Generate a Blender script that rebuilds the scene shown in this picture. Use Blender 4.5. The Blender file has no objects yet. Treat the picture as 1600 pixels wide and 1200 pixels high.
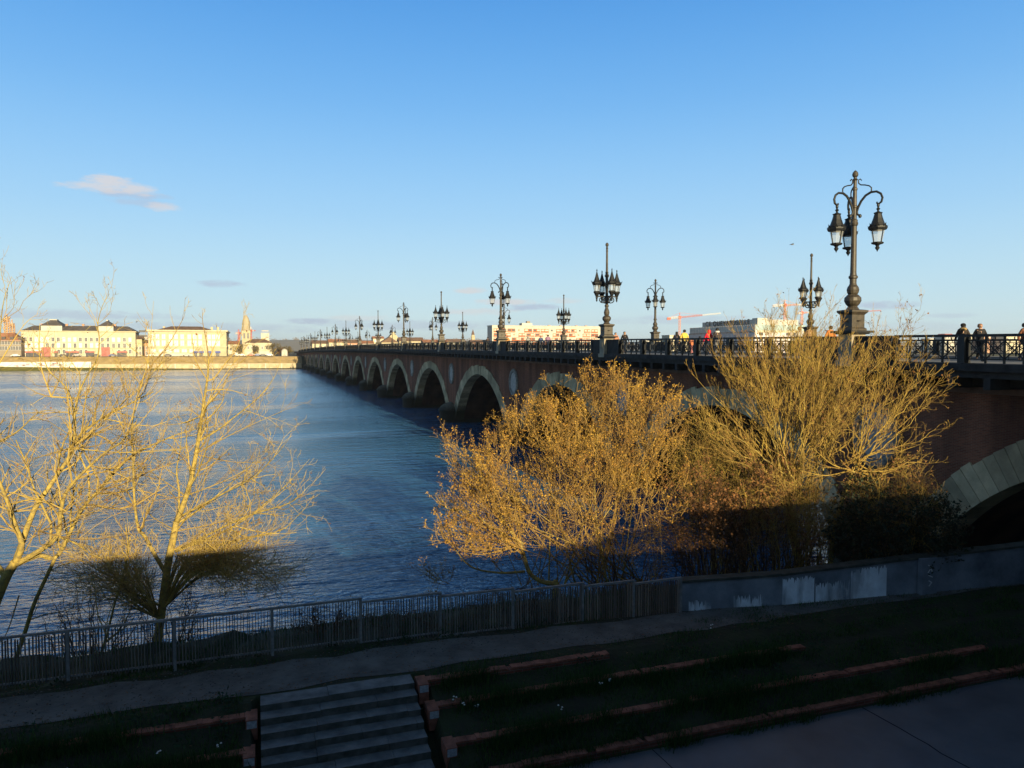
import bpy, math, random
from mathutils import Vector, Matrix, Quaternion
random.seed(7)
R = math.radians
PI = math.pi
scene = bpy.context.scene
COL = scene.collection
U = random.uniform

# ------------------------------------------------------------------ camera
EYE = 10.5
F = 1155.0
PITCH = math.atan(52.0 / F)
cam_d = bpy.data.cameras.new("camera")
cam = bpy.data.objects.new("camera", cam_d)
COL.objects.link(cam)
cam.location = (0, 0, EYE)
cam.rotation_euler = (PI / 2 - PITCH, 0, 0)
cam_d.sensor_width = 36.0
cam_d.lens = 36.0 * F / 1600.0
cam_d.clip_start = 0.1
cam_d.clip_end = 20000
scene.camera = cam

def ray(px, py):
    a = (px - 800) / F
    b = (600 - py) / F
    return Vector((a, math.cos(PITCH) + b * math.sin(PITCH), -math.sin(PITCH) + b * math.cos(PITCH)))
def at_depth(px, py, Y):
    d = ray(px, py); t = Y / d.y
    return Vector((d.x * t, Y, EYE + d.z * t))
def at_height(px, py, z):
    d = ray(px, py); t = (z - EYE) / d.z
    return Vector((d.x * t, d.y * t, z))

# river frame: local x runs along the bank (u), local y along the bridge (s)
ANG = R(19.1)
BX = 27.3
CA, SA = math.cos(ANG), math.sin(ANG)
FRAME = Matrix.Translation((BX, 0, 0)) @ Matrix.Rotation(ANG, 4, 'Z')
FINV = FRAME.inverted()
def loc(v):
    return FINV @ v
def wor(u, s, z):
    return FRAME @ Vector((u, s, z))
def u_at(px, s, py=545):
    d = ray(px, py)
    k = d.x / d.y
    # world Y where the view line meets the line s
    Y = (s + (-BX) * SA * 1.0 * -1 * -1) if False else None
    # s = -(X-BX)*SA + Y*CA with X = kY
    Y = (s - BX * SA) / (CA - k * SA)
    X = k * Y
    return (X - BX) * CA + Y * SA, Y
def z_at(py, Y):
    d = ray(800, py)
    return EYE + d.z * Y / d.y

# ------------------------------------------------------------------ mesh builder
class MB:
    def __init__(self):
        self.v = []; self.f = []; self.m = []
    def quad(self, a, b, c, d, m=0):
        i = len(self.v); self.v += [tuple(a), tuple(b), tuple(c), tuple(d)]; self.f.append((i, i+1, i+2, i+3)); self.m.append(m)
    def tri(self, a, b, c, m=0):
        i = len(self.v); self.v += [tuple(a), tuple(b), tuple(c)]; self.f.append((i, i+1, i+2)); self.m.append(m)
    def box(self, x0, x1, y0, y1, z0, z1, m=0):
        i = len(self.v)
        self.v += [(x0,y0,z0),(x1,y0,z0),(x1,y1,z0),(x0,y1,z0),(x0,y0,z1),(x1,y0,z1),(x1,y1,z1),(x0,y1,z1)]
        for q in ((0,3,2,1),(4,5,6,7),(0,1,5,4),(1,2,6,5),(2,3,7,6),(3,0,4,7)):
            self.f.append(tuple(i+k for k in q)); self.m.append(m)
    def bar(self, a, b, w, h=None, m=0):
        a = Vector(a); b = Vector(b); h = h or w
        t = (b - a).normalized()
        up = Vector((0,0,1)) if abs(t.z) < .95 else Vector((1,0,0))
        x = t.cross(up).normalized() * w/2; y = x.normalized().cross(t).normalized() * h/2
        i = len(self.v)
        for p in (a, b):
            for sx, sy in ((-1,-1),(1,-1),(1,1),(-1,1)):
                self.v.append(tuple(p + x*sx + y*sy))
        for q in ((0,1,2,3),(7,6,5,4),(0,4,5,1),(1,5,6,2),(2,6,7,3),(3,7,4,0)):
            self.f.append(tuple(i+k for k in q)); self.m.append(m)
    def tube(self, pts, rad, n=6, m=0, cap=True):
        k = len(pts)
        if k < 2: return
        i0 = len(self.v)
        t0 = (pts[1] - pts[0]).normalized()
        ax = Vector((0,0,1)) if abs(t0.z) < .9 else Vector((1,0,0))
        x = t0.cross(ax).normalized()
        cs = [(math.cos(2*PI*j/n), math.sin(2*PI*j/n)) for j in range(n)]
        for i in range(k):
            if i == 0: t = t0
            elif i == k-1: t = (pts[i]-pts[i-1]).normalized()
            else: t = (pts[i+1]-pts[i-1]).normalized()
            x = (x - t * x.dot(t))
            if x.length < 1e-6: x = t.orthogonal()
            x.normalize(); y = t.cross(x)
            r = rad[i]; p = pts[i]
            for c, s_ in cs:
                self.v.append((p.x + r*(x.x*c + y.x*s_), p.y + r*(x.y*c + y.y*s_), p.z + r*(x.z*c + y.z*s_)))
        for i in range(k-1):
            a = i0 + i*n
            for j in range(n):
                j2 = (j+1) % n
                self.f.append((a+j, a+j2, a+n+j2, a+n+j)); self.m.append(m)
        if cap:
            self.f.append(tuple(i0 + j for j in reversed(range(n)))); self.m.append(m)
            self.f.append(tuple(i0 + (k-1)*n + j for j in range(n))); self.m.append(m)
    def lathe(self, prof, n=12, c=(0,0,0), m=0, rot=0.0, sx=1, sy=1):
        i0 = len(self.v); k = len(prof)
        for r, z in prof:
            for j in range(n):
                a = 2*PI*j/n + rot
                self.v.append((c[0]+r*math.cos(a)*sx, c[1]+r*math.sin(a)*sy, c[2]+z))
        for i in range(k-1):
            for j in range(n):
                j2 = (j+1) % n
                self.f.append((i0+i*n+j, i0+i*n+j2, i0+(i+1)*n+j2, i0+(i+1)*n+j)); self.m.append(m)
        self.f.append(tuple(i0+j for j in reversed(range(n)))); self.m.append(m)
        self.f.append(tuple(i0+(k-1)*n+j for j in range(n))); self.m.append(m)
    def warp(self, fn):
        self.v = [tuple(fn(*p)) for p in self.v]
    def build(self, name, mats, parent=None, smooth=False, frame=False):
        me = bpy.data.meshes.new(name)
        me.from_pydata(self.v, [], self.f)
        if not isinstance(mats, (list, tuple)): mats = [mats]
        for mt in mats: me.materials.append(mt)
        if len(mats) > 1: me.polygons.foreach_set('material_index', self.m)
        if smooth: me.polygons.foreach_set('use_smooth', [True]*len(me.polygons))
        me.update()
        o = bpy.data.objects.new(name, me); COL.objects.link(o)
        if parent is not None: o.parent = parent
        elif frame: o.matrix_world = FRAME
        return o

def tag(o, label, cat, group=None):
    o['label'] = label; o['category'] = cat
    if group: o['group'] = group
    return o
def thing(name, label, cat, group=None, at=None, rz=0.0):
    o = bpy.data.objects.new(name, None); COL.objects.link(o)
    o.empty_display_size = .2
    if at is not None: o.location = at
    o.rotation_euler = (0, 0, rz)
    return tag(o, label, cat, group)
def frame_thing(name, label, cat, group=None, base=(0,0,0)):
    """an Empty in the river frame whose children are given in that frame relative to base"""
    return thing(name, label, cat, group, wor(*base), ANG)
def struct(o):
    o['kind'] = 'structure'; return o
def stuff(o, label=None):
    o['kind'] = 'stuff'
    if label: o['label'] = label
    return o
def kids(o):
    return [c for c in bpy.data.objects if c.parent == o]
def copy_tree(o, parent=None, tree=None):
    tree = tree or tree_of(o)
    c = o.copy(); COL.objects.link(c); c.parent = parent
    for ch in tree.get(o, []): copy_tree(ch, c, tree)
    return c
def tree_of(o):
    t = {}
    for c in bpy.data.objects:
        if c.parent: t.setdefault(c.parent, []).append(c)
    return t

# ------------------------------------------------------------------ materials
MATS = {}
ALB = 1.0      # scales base colours to suit the exposure; set per part of the scene
def mat(name, col, rough=.8, var=.25, scale=3.0, bump=0.0, bscale=None, metal=0.0, spec=.3, col2=None, island=False, detail=6):
    if name in MATS: return MATS[name]
    col = tuple(x*ALB for x in col); col2 = tuple(x*ALB for x in col2) if col2 else None
    m = bpy.data.materials.new(name); m.use_nodes = True
    nt = m.node_tree; N = nt.nodes; L = nt.links
    b = N['Principled BSDF']
    b.inputs['Roughness'].default_value = rough
    b.inputs['Metallic'].default_value = metal
    b.inputs['Specular IOR Level'].default_value = spec
    tc = N.new('ShaderNodeTexCoord')
    nz = N.new('ShaderNodeTexNoise'); nz.inputs['Scale'].default_value = scale; nz.inputs['Detail'].default_value = detail
    nz.inputs['Roughness'].default_value = .62
    L.new(tc.outputs['Object'], nz.inputs['Vector'])
    c2 = col2 or tuple(c * (1 - var) for c in col)
    c1 = col if col2 else tuple(min(1, c * (1 + var)) for c in col)
    rp = N.new('ShaderNodeValToRGB')
    rp.color_ramp.elements[0].position = .32; rp.color_ramp.elements[1].position = .68
    rp.color_ramp.elements[0].color = (*c2, 1); rp.color_ramp.elements[1].color = (*c1, 1)
    src = nz.outputs['Fac']
    if island == 'patch': nz.inputs['Scale'].default_value = 1.1; nz.inputs['Detail'].default_value = 3
    if island:
        g = N.new('ShaderNodeNewGeometry'); src = g.outputs['Random Per Island']
        if island == 'patch':     # every leaf its own tone, with sprays that lean to one tone
            a_ = N.new('ShaderNodeMapRange'); a_.inputs['From Min'].default_value = .35; a_.inputs['From Max'].default_value = .65
            L.new(nz.outputs['Fac'], a_.inputs['Value'])
            b_ = N.new('ShaderNodeMix'); b_.inputs[0].default_value = .55; L.new(src, b_.inputs[2]); L.new(a_.outputs[0], b_.inputs[3]); src = b_.outputs[0]
        rp.color_ramp.elements[0].position = 0; rp.color_ramp.elements[1].position = 1
    L.new(src, rp.inputs['Fac'])
    L.new(rp.outputs['Color'], b.inputs['Base Color'])
    if bump:
        n2 = N.new('ShaderNodeTexNoise'); n2.inputs['Scale'].default_value = bscale or scale*6; n2.inputs['Detail'].default_value = 5
        L.new(tc.outputs['Object'], n2.inputs['Vector'])
        bp = N.new('ShaderNodeBump'); bp.inputs['Strength'].default_value = .8; bp.inputs['Distance'].default_value = bump
        L.new(n2.outputs['Fac'], bp.inputs['Height']); L.new(bp.outputs['Normal'], b.inputs['Normal'])
    MATS[name] = m
    return m

def brick_mat(name, c1, c2, mortar, axis='yz', bw=.22, bh=.065, stain=True):
    m = bpy.data.materials.new(name); m.use_nodes = True
    nt = m.node_tree; N = nt.nodes; L = nt.links; b = N['Principled BSDF']
    b.inputs['Roughness'].default_value = .9; b.inputs['Specular IOR Level'].default_value = .15
    tc = N.new('ShaderNodeTexCoord'); sp = N.new('ShaderNodeSeparateXYZ'); cb = N.new('ShaderNodeCombineXYZ')
    L.new(tc.outputs['Object'], sp.inputs[0])
    L.new(sp.outputs['XYZ'.index(axis[0].upper())], cb.inputs[0]); L.new(sp.outputs['XYZ'.index(axis[1].upper())], cb.inputs[1])
    br = N.new('ShaderNodeTexBrick')
    br.inputs['Scale'].default_value = 1; br.inputs['Brick Width'].default_value = bw; br.inputs['Row Height'].default_value = bh
    br.inputs['Mortar Size'].default_value = .006
    br.inputs['Color1'].default_value = (*c1, 1); br.inputs['Color2'].default_value = (*c2, 1); br.inputs['Mortar'].default_value = (*mortar, 1)
    L.new(cb.outputs[0], br.inputs['Vector'])
    mp = N.new('ShaderNodeMapping'); mp.inputs['Scale'].default_value = (1, 1, .16)
    L.new(tc.outputs['Object'], mp.inputs['Vector'])
    nz = N.new('ShaderNodeTexNoise'); nz.inputs['Scale'].default_value = .8; nz.inputs['Detail'].default_value = 7
    L.new(mp.outputs[0], nz.inputs['Vector'])
    rp = N.new('ShaderNodeValToRGB'); rp.color_ramp.elements[0].position = .3; rp.color_ramp.elements[1].position = .7
    rp.color_ramp.elements[0].color = (.38, .38, .40, 1); rp.color_ramp.elements[1].color = (1.3, 1.22, 1.15, 1)
    L.new(nz.outputs['Fac'], rp.inputs['Fac'])
    mx = N.new('ShaderNodeMix'); mx.data_type = 'RGBA'; mx.blend_type = 'MULTIPLY'; mx.inputs[0].default_value = 1
    L.new(br.outputs['Color'], mx.inputs[6]); L.new(rp.outputs['Color'], mx.inputs[7])
    L.new(mx.outputs[2], b.inputs['Base Color'])
    bp = N.new('ShaderNodeBump'); bp.inputs['Distance'].default_value = .008; bp.inputs['Strength'].default_value = .6
    L.new(br.outputs['Fac'], bp.inputs['Height']); bp.invert = True
    L.new(bp.outputs['Normal'], b.inputs['Normal'])
    return m

def stone_mat(name, c, dark, tide=None):
    """weathered ashlar; tide = heights over which the river's tide stain ends"""
    m = bpy.data.materials.new(name); m.use_nodes = True
    nt = m.node_tree; N = nt.nodes; L = nt.links; b = N['Principled BSDF']
    b.inputs['Roughness'].default_value = .88; b.inputs['Specular IOR Level'].default_value = .2
    tc = N.new('ShaderNodeTexCoord')
    nz = N.new('ShaderNodeTexNoise'); nz.inputs['Scale'].default_value = 1.1; nz.inputs['Detail'].default_value = 8; nz.inputs['Roughness'].default_value = .65
    L.new(tc.outputs['Object'], nz.inputs['Vector'])
    rp = N.new('ShaderNodeValToRGB'); rp.color_ramp.elements[0].position = .3; rp.color_ramp.elements[1].position = .72
    rp.color_ramp.elements[0].color = (*[x*.55 for x in c], 1); rp.color_ramp.elements[1].color = (*[x*1.12 for x in c], 1)
    L.new(nz.outputs['Fac'], rp.inputs['Fac'])
    # each block of stone its own tone
    g = N.new('ShaderNodeNewGeometry')
    mr = N.new('ShaderNodeMapRange'); mr.inputs['To Min'].default_value = .6; mr.inputs['To Max'].default_value = 1.2
    L.new(g.outputs['Random Per Island'], mr.inputs['Value'])
    mx = N.new('ShaderNodeMix'); mx.data_type = 'RGBA'; mx.blend_type = 'MULTIPLY'; mx.inputs[0].default_value = 1
    L.new(rp.outputs['Color'], mx.inputs[6]); L.new(mr.outputs[0], mx.inputs[7])
    out = mx.outputs[2]
    if tide:
        sp = N.new('ShaderNodeSeparateXYZ'); L.new(tc.outputs['Object'], sp.inputs[0])
        ad = N.new('ShaderNodeMath'); ad.operation = 'MULTIPLY_ADD'; ad.inputs[1].default_value = 1.2; L.new(nz.outputs['Fac'], ad.inputs[0])
        L.new(sp.outputs[2], ad.inputs[2])
        m2 = N.new('ShaderNodeMapRange'); m2.inputs['From Min'].default_value = tide[0]+.6; m2.inputs['From Max'].default_value = tide[1]+.6
        L.new(ad.outputs[0], m2.inputs['Value'])
        mx2 = N.new('ShaderNodeMix'); mx2.data_type = 'RGBA'; L.new(m2.outputs[0], mx2.inputs[0])
        mx2.inputs[6].default_value = (*dark, 1); L.new(out, mx2.inputs[7]); out = mx2.outputs[2]
    L.new(out, b.inputs['Base Color'])
    n2 = N.new('ShaderNodeTexNoise'); n2.inputs['Scale'].default_value = 14; n2.inputs['Detail'].default_value = 4
    L.new(tc.outputs['Object'], n2.inputs['Vector'])
    bp = N.new('ShaderNodeBump'); bp.inputs['Distance'].default_value = .02; bp.inputs['Strength'].default_value = .6
    L.new(n2.outputs['Fac'], bp.inputs['Height']); L.new(bp.outputs['Normal'], b.inputs['Normal'])
    return m

def glass_mat(name):
    m = bpy.data.materials.new(name); m.use_nodes = True
    nt = m.node_tree; N = nt.nodes; L = nt.links
    out = N['Material Output']; b = N['Principled BSDF']
    b.inputs['Base Color'].default_value = (.55, .56, .56, 1); b.inputs['Roughness'].default_value = .25
    tr = N.new('ShaderNodeBsdfTransparent'); tr.inputs[0].default_value = (.93, .95, .96, 1)
    ms = N.new('ShaderNodeMixShader'); ms.inputs[0].default_value = .3
    L.new(tr.outputs[0], ms.inputs[1]); L.new(b.outputs[0], ms.inputs[2]); L.new(ms.outputs[0], out.inputs[0])
    return m
# ------------------------------------------------------------------ light and sky
SUN_EL = R(13.5)
SUN_OFF = R(5)            # the sun stands this far to the right of the line back along the bridge
# light travels along d*cos(off) - r*sin(off)
tx = -SA*math.cos(SUN_OFF) - CA*math.sin(SUN_OFF)
ty = CA*math.cos(SUN_OFF) - SA*math.sin(SUN_OFF)
trav = Vector((tx*math.cos(SUN_EL), ty*math.cos(SUN_EL), -math.sin(SUN_EL)))
sl = bpy.data.lights.new("sun", 'SUN'); so = bpy.data.objects.new("sun", sl); COL.objects.link(so)
so.rotation_euler = trav.to_track_quat('-Z', 'Y').to_euler()
sl.energy = 5.0; sl.angle = R(.5); sl.color = (1.0, .82, .49)

w = bpy.data.worlds.new("World"); scene.world = w; w.use_nodes = True
nt = w.node_tree; N = nt.nodes; L = nt.links
bg = N['Background']; bg.inputs[1].default_value = .05
sky = N.new('ShaderNodeTexSky'); sky.sky_type = 'NISHITA'; sky.sun_disc = False
sky.sun_elevation = SUN_EL
sky.sun_rotation = math.atan2(-tx, -ty)
sky.altitude = 0; sky.air_density = 1.0; sky.dust_density = .0; sky.ozone_density = 1.6
hs = N.new('ShaderNodeHueSaturation'); hs.inputs['Saturation'].default_value = 1.12; hs.inputs['Value'].default_value = 1.0
L.new(sky.outputs[0], hs.inputs['Color'])
tc = N.new('ShaderNodeTexCoord'); sp = N.new('ShaderNodeSeparateXYZ'); L.new(tc.outputs['Generated'], sp.inputs[0])
def math_node(op, a, b=None, clamp=False):
    n = N.new('ShaderNodeMath'); n.operation = op; n.use_clamp = clamp
    for i, x in enumerate((a, b)):
        if x is None: continue
        if isinstance(x, (int, float)): n.inputs[i].default_value = x
        else: L.new(x, n.inputs[i])
    return n.outputs[0]
az = math_node('ARCTAN2', sp.outputs[0], sp.outputs[1])
el = math_node('ARCSINE', sp.outputs[2])
cb = N.new('ShaderNodeCombineXYZ'); L.new(math_node('MULTIPLY', az, 30), cb.inputs[0]); L.new(math_node('MULTIPLY', el, 110), cb.inputs[1])
nz = N.new('ShaderNodeTexNoise'); nz.inputs['Scale'].default_value = 1.3; nz.inputs['Detail'].default_value = 9; nz.inputs['Roughness'].default_value = .68
L.new(cb.outputs[0], nz.inputs['Vector'])
noise = math_node('SUBTRACT', nz.outputs['Fac'], .5)
def blob(px, py, rx, ry, dens):
    d = ray(px, py).normalized()
    a0 = math.atan2(d.x, d.y); e0 = math.asin(d.z)
    x = math_node('DIVIDE', math_node('SUBTRACT', az, a0), rx / F)
    y = math_node('DIVIDE', math_node('SUBTRACT', el, e0), ry / F)
    q = math_node('ADD', math_node('MULTIPLY', x, x), math_node('MULTIPLY', y, y))
    v = math_node('SUBTRACT', math_node('ADD', 1.0, math_node('MULTIPLY', noise, 3.2)), q)
    return math_node('MULTIPLY', math_node('MULTIPLY', v, 1.1, True), dens)
def layer(col_in, blobs, color):
    acc = None
    for bl in blobs:
        o = blob(*bl)
        acc = o if acc is None else math_node('MAXIMUM', acc, o)
    mx = N.new('ShaderNodeMix'); mx.data_type = 'RGBA'; L.new(acc, mx.inputs[0]); L.new(col_in, mx.inputs[6])
    mx.inputs[7].default_value = (*color, 1)
    return mx.outputs[2]
STR = .05
K = .54 / STR
# the clear air above the far bank: pale cyan at the horizon deepening to blue higher up
rmp = N.new('ShaderNodeValToRGB'); rmp.color_ramp.interpolation = 'B_SPLINE'
els = rmp.color_ramp.elements
stops = [(0.0, (.66, .82, .86)), (.10, (.58, .82, .93)), (.25, (.39, .70, 1.0)), (.45, (.175, .50, .96)), (.70, (.052, .295, .79)), (1.0, (.025, .17, .56))]
while len(els) < len(stops): els.new(.5)
for e, (p_, c_) in zip(els, stops): e.position = p_; e.color = (*c_, 1)
L.new(math_node('DIVIDE', el, R(40)), rmp.inputs[0])
scl = N.new('ShaderNodeMix'); scl.data_type = 'RGBA'; scl.blend_type = 'MULTIPLY'; scl.inputs[0].default_value = 1; scl.inputs[7].default_value = (K, K, K, 1); scl.clamp_result = False
L.new(rmp.outputs[0], scl.inputs[6])
fade = N.new('ShaderNodeMapRange'); fade.inputs['From Min'].default_value = R(30); fade.inputs['From Max'].default_value = R(46); fade.inputs['To Min'].default_value = .9; fade.inputs['To Max'].default_value = 0
L.new(el, fade.inputs['Value'])
front = N.new('ShaderNodeMapRange'); front.interpolation_type = 'SMOOTHSTEP'; front.inputs['From Min'].default_value = -.35; front.inputs['From Max'].default_value = .45
L.new(math_node('ADD', math_node('MULTIPLY', sp.outputs[0], tx), math_node('MULTIPLY', sp.outputs[1], ty)), front.inputs['Value'])
mxs = N.new('ShaderNodeMix'); mxs.data_type = 'RGBA'; L.new(math_node('MULTIPLY', fade.outputs[0], front.outputs[0]), mxs.inputs[0]); L.new(hs.outputs[0], mxs.inputs[6]); L.new(scl.outputs[2], mxs.inputs[7])
c = mxs.outputs[2]
c = layer(c, [(205, 304, 50, 7, .65), (222, 317, 46, 7, .5), (345, 443, 36, 6, .7), (490, 502, 50, 6, .75), (830, 480, 56, 6, .75), (1380, 477, 46, 7, .7), (100, 492, 170, 8, .55), (300, 512, 200, 10, .45), (640, 508, 180, 9, .5), (1060, 500, 120, 8, .4), (1480, 493, 36, 4, .4), (1440, 510, 90, 8, .25)], (.47*K, .55*K, .70*K))
c = layer(c, [(150, 292, 50, 8, .7), (172, 286, 34, 13, .8), (212, 296, 32, 9, .75), (256, 323, 26, 7, .6), (735, 454, 26, 6, .7), (790, 472, 54, 6, .7), (745, 487, 66, 6, .5), (560, 497, 60, 5, .4), (880, 470, 40, 5, .4)], (.74*K, .70*K, .70*K))
L.new(c, bg.inputs[0])

vs = scene.view_settings
vs.view_transform = 'Standard'; vs.look = 'None'; vs.exposure = .9; vs.gamma = 1; vs.use_curve_mapping = False
scene.cycles.max_bounces = 6
scene.cycles.transparent_max_bounces = 12

# ------------------------------------------------------------------ common materials
ALB = .8
GRAN = None
BRICK = brick_mat("red_bridge_brick", (.27, .098, .058), (.17, .06, .04), (.24, .18, .13))
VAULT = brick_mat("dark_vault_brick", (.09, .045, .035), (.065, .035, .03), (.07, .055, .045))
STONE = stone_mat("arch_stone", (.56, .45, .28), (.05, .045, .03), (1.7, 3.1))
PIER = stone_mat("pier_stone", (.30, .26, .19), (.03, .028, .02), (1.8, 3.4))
PED = stone_mat("pedestal_stone", (.42, .36, .27), (.1, .1, .1))
GRAN = mat("dark_granite", (.024, .0245, .026), .75, .45, 2.2, .01)
CORN = mat("grimy_cornice_concrete", (.036, .036, .038), .85, .6, 1.3, .02)
IRON = mat("black_iron", (.014, .0145, .016), .55, .3, 6, .003, spec=.35)
IRONP = mat("weathered_iron", (.06, .048, .034), .5, .45, 5, .004, spec=.45)
MEDAL = mat("pale_medallion_stone", (.50, .46, .43), .8, .3, 2.5, .01)
WREATH = mat("carved_wreath_stone", (.30, .28, .25), .85, .45, 3.5, .05, 9)
LAMPGLASS = glass_mat("lantern_glass")
ASPH = mat("asphalt", (.06, .06, .062), .9, .2, 5, .004)
PAVE = mat("footway_paving", (.22, .21, .2), .85, .2, 2, .004)
STEEL = mat("rail_steel", (.35, .35, .36), .35, .2, 4, metal=.9)

# ------------------------------------------------------------------ bridge
PITCHES = [24.6, 25.2, 26.4, 28, 29.3, 30.3, 31, 31.3, 31.5, 31.3, 31, 30.3, 29.3, 28, 26.4, 25.2, 24.6]
BND = [11.4]
for p in PITCHES: BND.append(BND[-1] + p)
PIERS = BND[1:-1]
END = BND[-1]
def deck(s):
    return 11.05 - 1.2 * ((s - 253) / 242) ** 2 if s > 11 else deck(11.01)
WL, WR = 1.7, 18.1
bridge = frame_thing("stone_bridge", "long red brick and pale stone arched bridge crossing the river to the far bank", "bridge")
def samples(a, b, step):
    n = max(1, int(math.ceil((b - a) / step)))
    return [a + (b - a) * i / n for i in range(n + 1)]
REST = MB(); WING_ = 2.46
for i in range(17):
    a, b = BND[i], BND[i+1]
    c = (a + b) / 2; half = (b - a) / 2 - 2.2; full = (b - a) / 2
    crown = deck(c) - 3.15; spring = .3; rise = crown - spring
    rad = (half*half + rise*rise) / (2*rise); cz = crown - rad
    thm = math.asin(half / rad) if rad > half else PI/2
    if cz > spring: thm = PI - thm
    nv = 53 if i < 4 else 35
    ths = [-thm + 2*thm*k/nv for k in range(nv+1)]
    def ring_pt(th, extra):
        return c + (rad+extra)*math.sin(th), cz + (rad+extra)*math.cos(th)
    def tk(th): return 1.15 + .55*abs(math.sin(th))
    def clampc(s): return max(a, min(b, s))
    # arch ring of voussoirs, left and right faces
    for side in (0, 1):
        ring = MB()
        uf0 = WL - .09 if side == 0 else WR + .09
        ub = WL + 1.15 if side == 0 else WR - 1.15
        for k in range(nv):
            t0, t1 = ths[k] + .0008, ths[k+1] - .0008
            uf = uf0 + .012*((k*31 % 7)/6 - .5)
            ex = .16*((k*7919 % 5)/4 - .5)
            p0, p1 = ring_pt(t0, 0), ring_pt(t1, 0)
            q0, q1 = ring_pt(t0, tk(t0)+ex), ring_pt(t1, tk(t1)+ex)
            q0 = (clampc(q0[0]), q0[1]); q1 = (clampc(q1[0]), q1[1])
            i0 = len(ring.v)
            ring.v += [(uf,*p0),(uf,*p1),(uf,*q1),(uf,*q0),(ub,*p0),(ub,*p1),(ub,*q1),(ub,*q0)]
            for q in ((0,1,2,3),(0,4,5,1),(3,2,6,7),(0,3,7,4),(1,5,6,2),(4,7,6,5)):
                ring.f.append(tuple(i0+x for x in q)); ring.m.append(0)
        ring.build("arch_ring", STONE, bridge)
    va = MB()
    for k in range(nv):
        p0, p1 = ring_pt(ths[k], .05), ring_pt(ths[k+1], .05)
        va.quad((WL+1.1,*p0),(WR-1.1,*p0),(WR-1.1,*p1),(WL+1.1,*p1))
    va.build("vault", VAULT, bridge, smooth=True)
    # spandrel wall
    def zext(s):
        x = abs(s - c); Rr = rad + 1.3
        if x >= Rr*.999: return 1.5
        return max(1.5, cz + math.sqrt(Rr*Rr - x*x) - .35)
    ss = samples(a, b, .8)
    for u0, u1 in ((WL, WL+.5), (WR-.5, WR)):
        sw = MB()
        for j in range(len(ss)-1):
            s0, s1 = ss[j], ss[j+1]
            z0, z1 = zext(s0), zext(s1); t0, t1 = deck(s0)-1.25, deck(s1)-1.25
            for uu in (u0, u1): sw.quad((uu,s0,z0),(uu,s1,z1),(uu,s1,t1),(uu,s0,t0))
        sw.build("spandrel_wall", BRICK, bridge)
    # string course and cornice with the corbelled footway
    def seg(mb, u0, u1, zl, zh):
        for j in range(len(ss)-1):
            s0, s1 = ss[j], ss[j+1]; i0 = len(mb.v)
            mb.v += [(u0,s0,deck(s0)+zl),(u1,s0,deck(s0)+zl),(u1,s1,deck(s1)+zl),(u0,s1,deck(s1)+zl),(u0,s0,deck(s0)+zh),(u1,s0,deck(s0)+zh),(u1,s1,deck(s1)+zh),(u0,s1,deck(s1)+zh)]
            for q in ((0,3,2,1),(4,5,6,7),(1,2,6,5),(3,0,4,7)):
                mb.f.append(tuple(i0+x for x in q)); mb.m.append(0)
    SCM = mat("string_course_stone", (.20, .12, .09), .9, .4, 1.5)
    for left in (True, False):
        m1 = (lambda x: x) if left else (lambda x: 19.8 - x)
        def sg(mb, a_, b_, zl, zh): seg(mb, min(m1(a_), m1(b_)), max(m1(a_), m1(b_)), zl, zh)
        c_ = MB(); sg(c_, WL-.07, WL+.5, -1.25, -1.0); sg(c_, WL, WL+.5, -1.0, -.56); c_.build("string_course", SCM, bridge)
        c_ = MB(); sg(c_, -.32, WL+.6, -.30, -.02); sg(c_, -.12, WL+.55, -.56, -.30); sg(c_, .8, WL+.3, -.92, -.56); c_.build("cornice", CORN, bridge)
        c_ = MB(); sg(c_, .25, 3.6, -.015, .0); sg(c_, 3.42, 3.6, -.3, .002); c_.build("footway", PAVE, bridge)
        k = a + .6
        while k < b:
            z = deck(k); c_ = MB() if (left and i < 5) else REST
            xs = sorted((m1(-.2), m1(WL))); c_.box(xs[0], xs[1], k-.14, k+.14, z-.98, z-.56)
            if c_ is not REST: c_.build("corbel", CORN, bridge)
            k += 1.55
    c_ = MB(); seg(c_, 3.6, 16.2, -.5, -.13); c_.build("roadway", ASPH, bridge)
    for x in (7.1, 8.55, 11.2, 12.65):
        c_ = MB(); seg(c_, x, x+.07, -.13, -.122); c_.build("tram_rail", STEEL, bridge)
stuff(REST.build("corbels", CORN, bridge))
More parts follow.
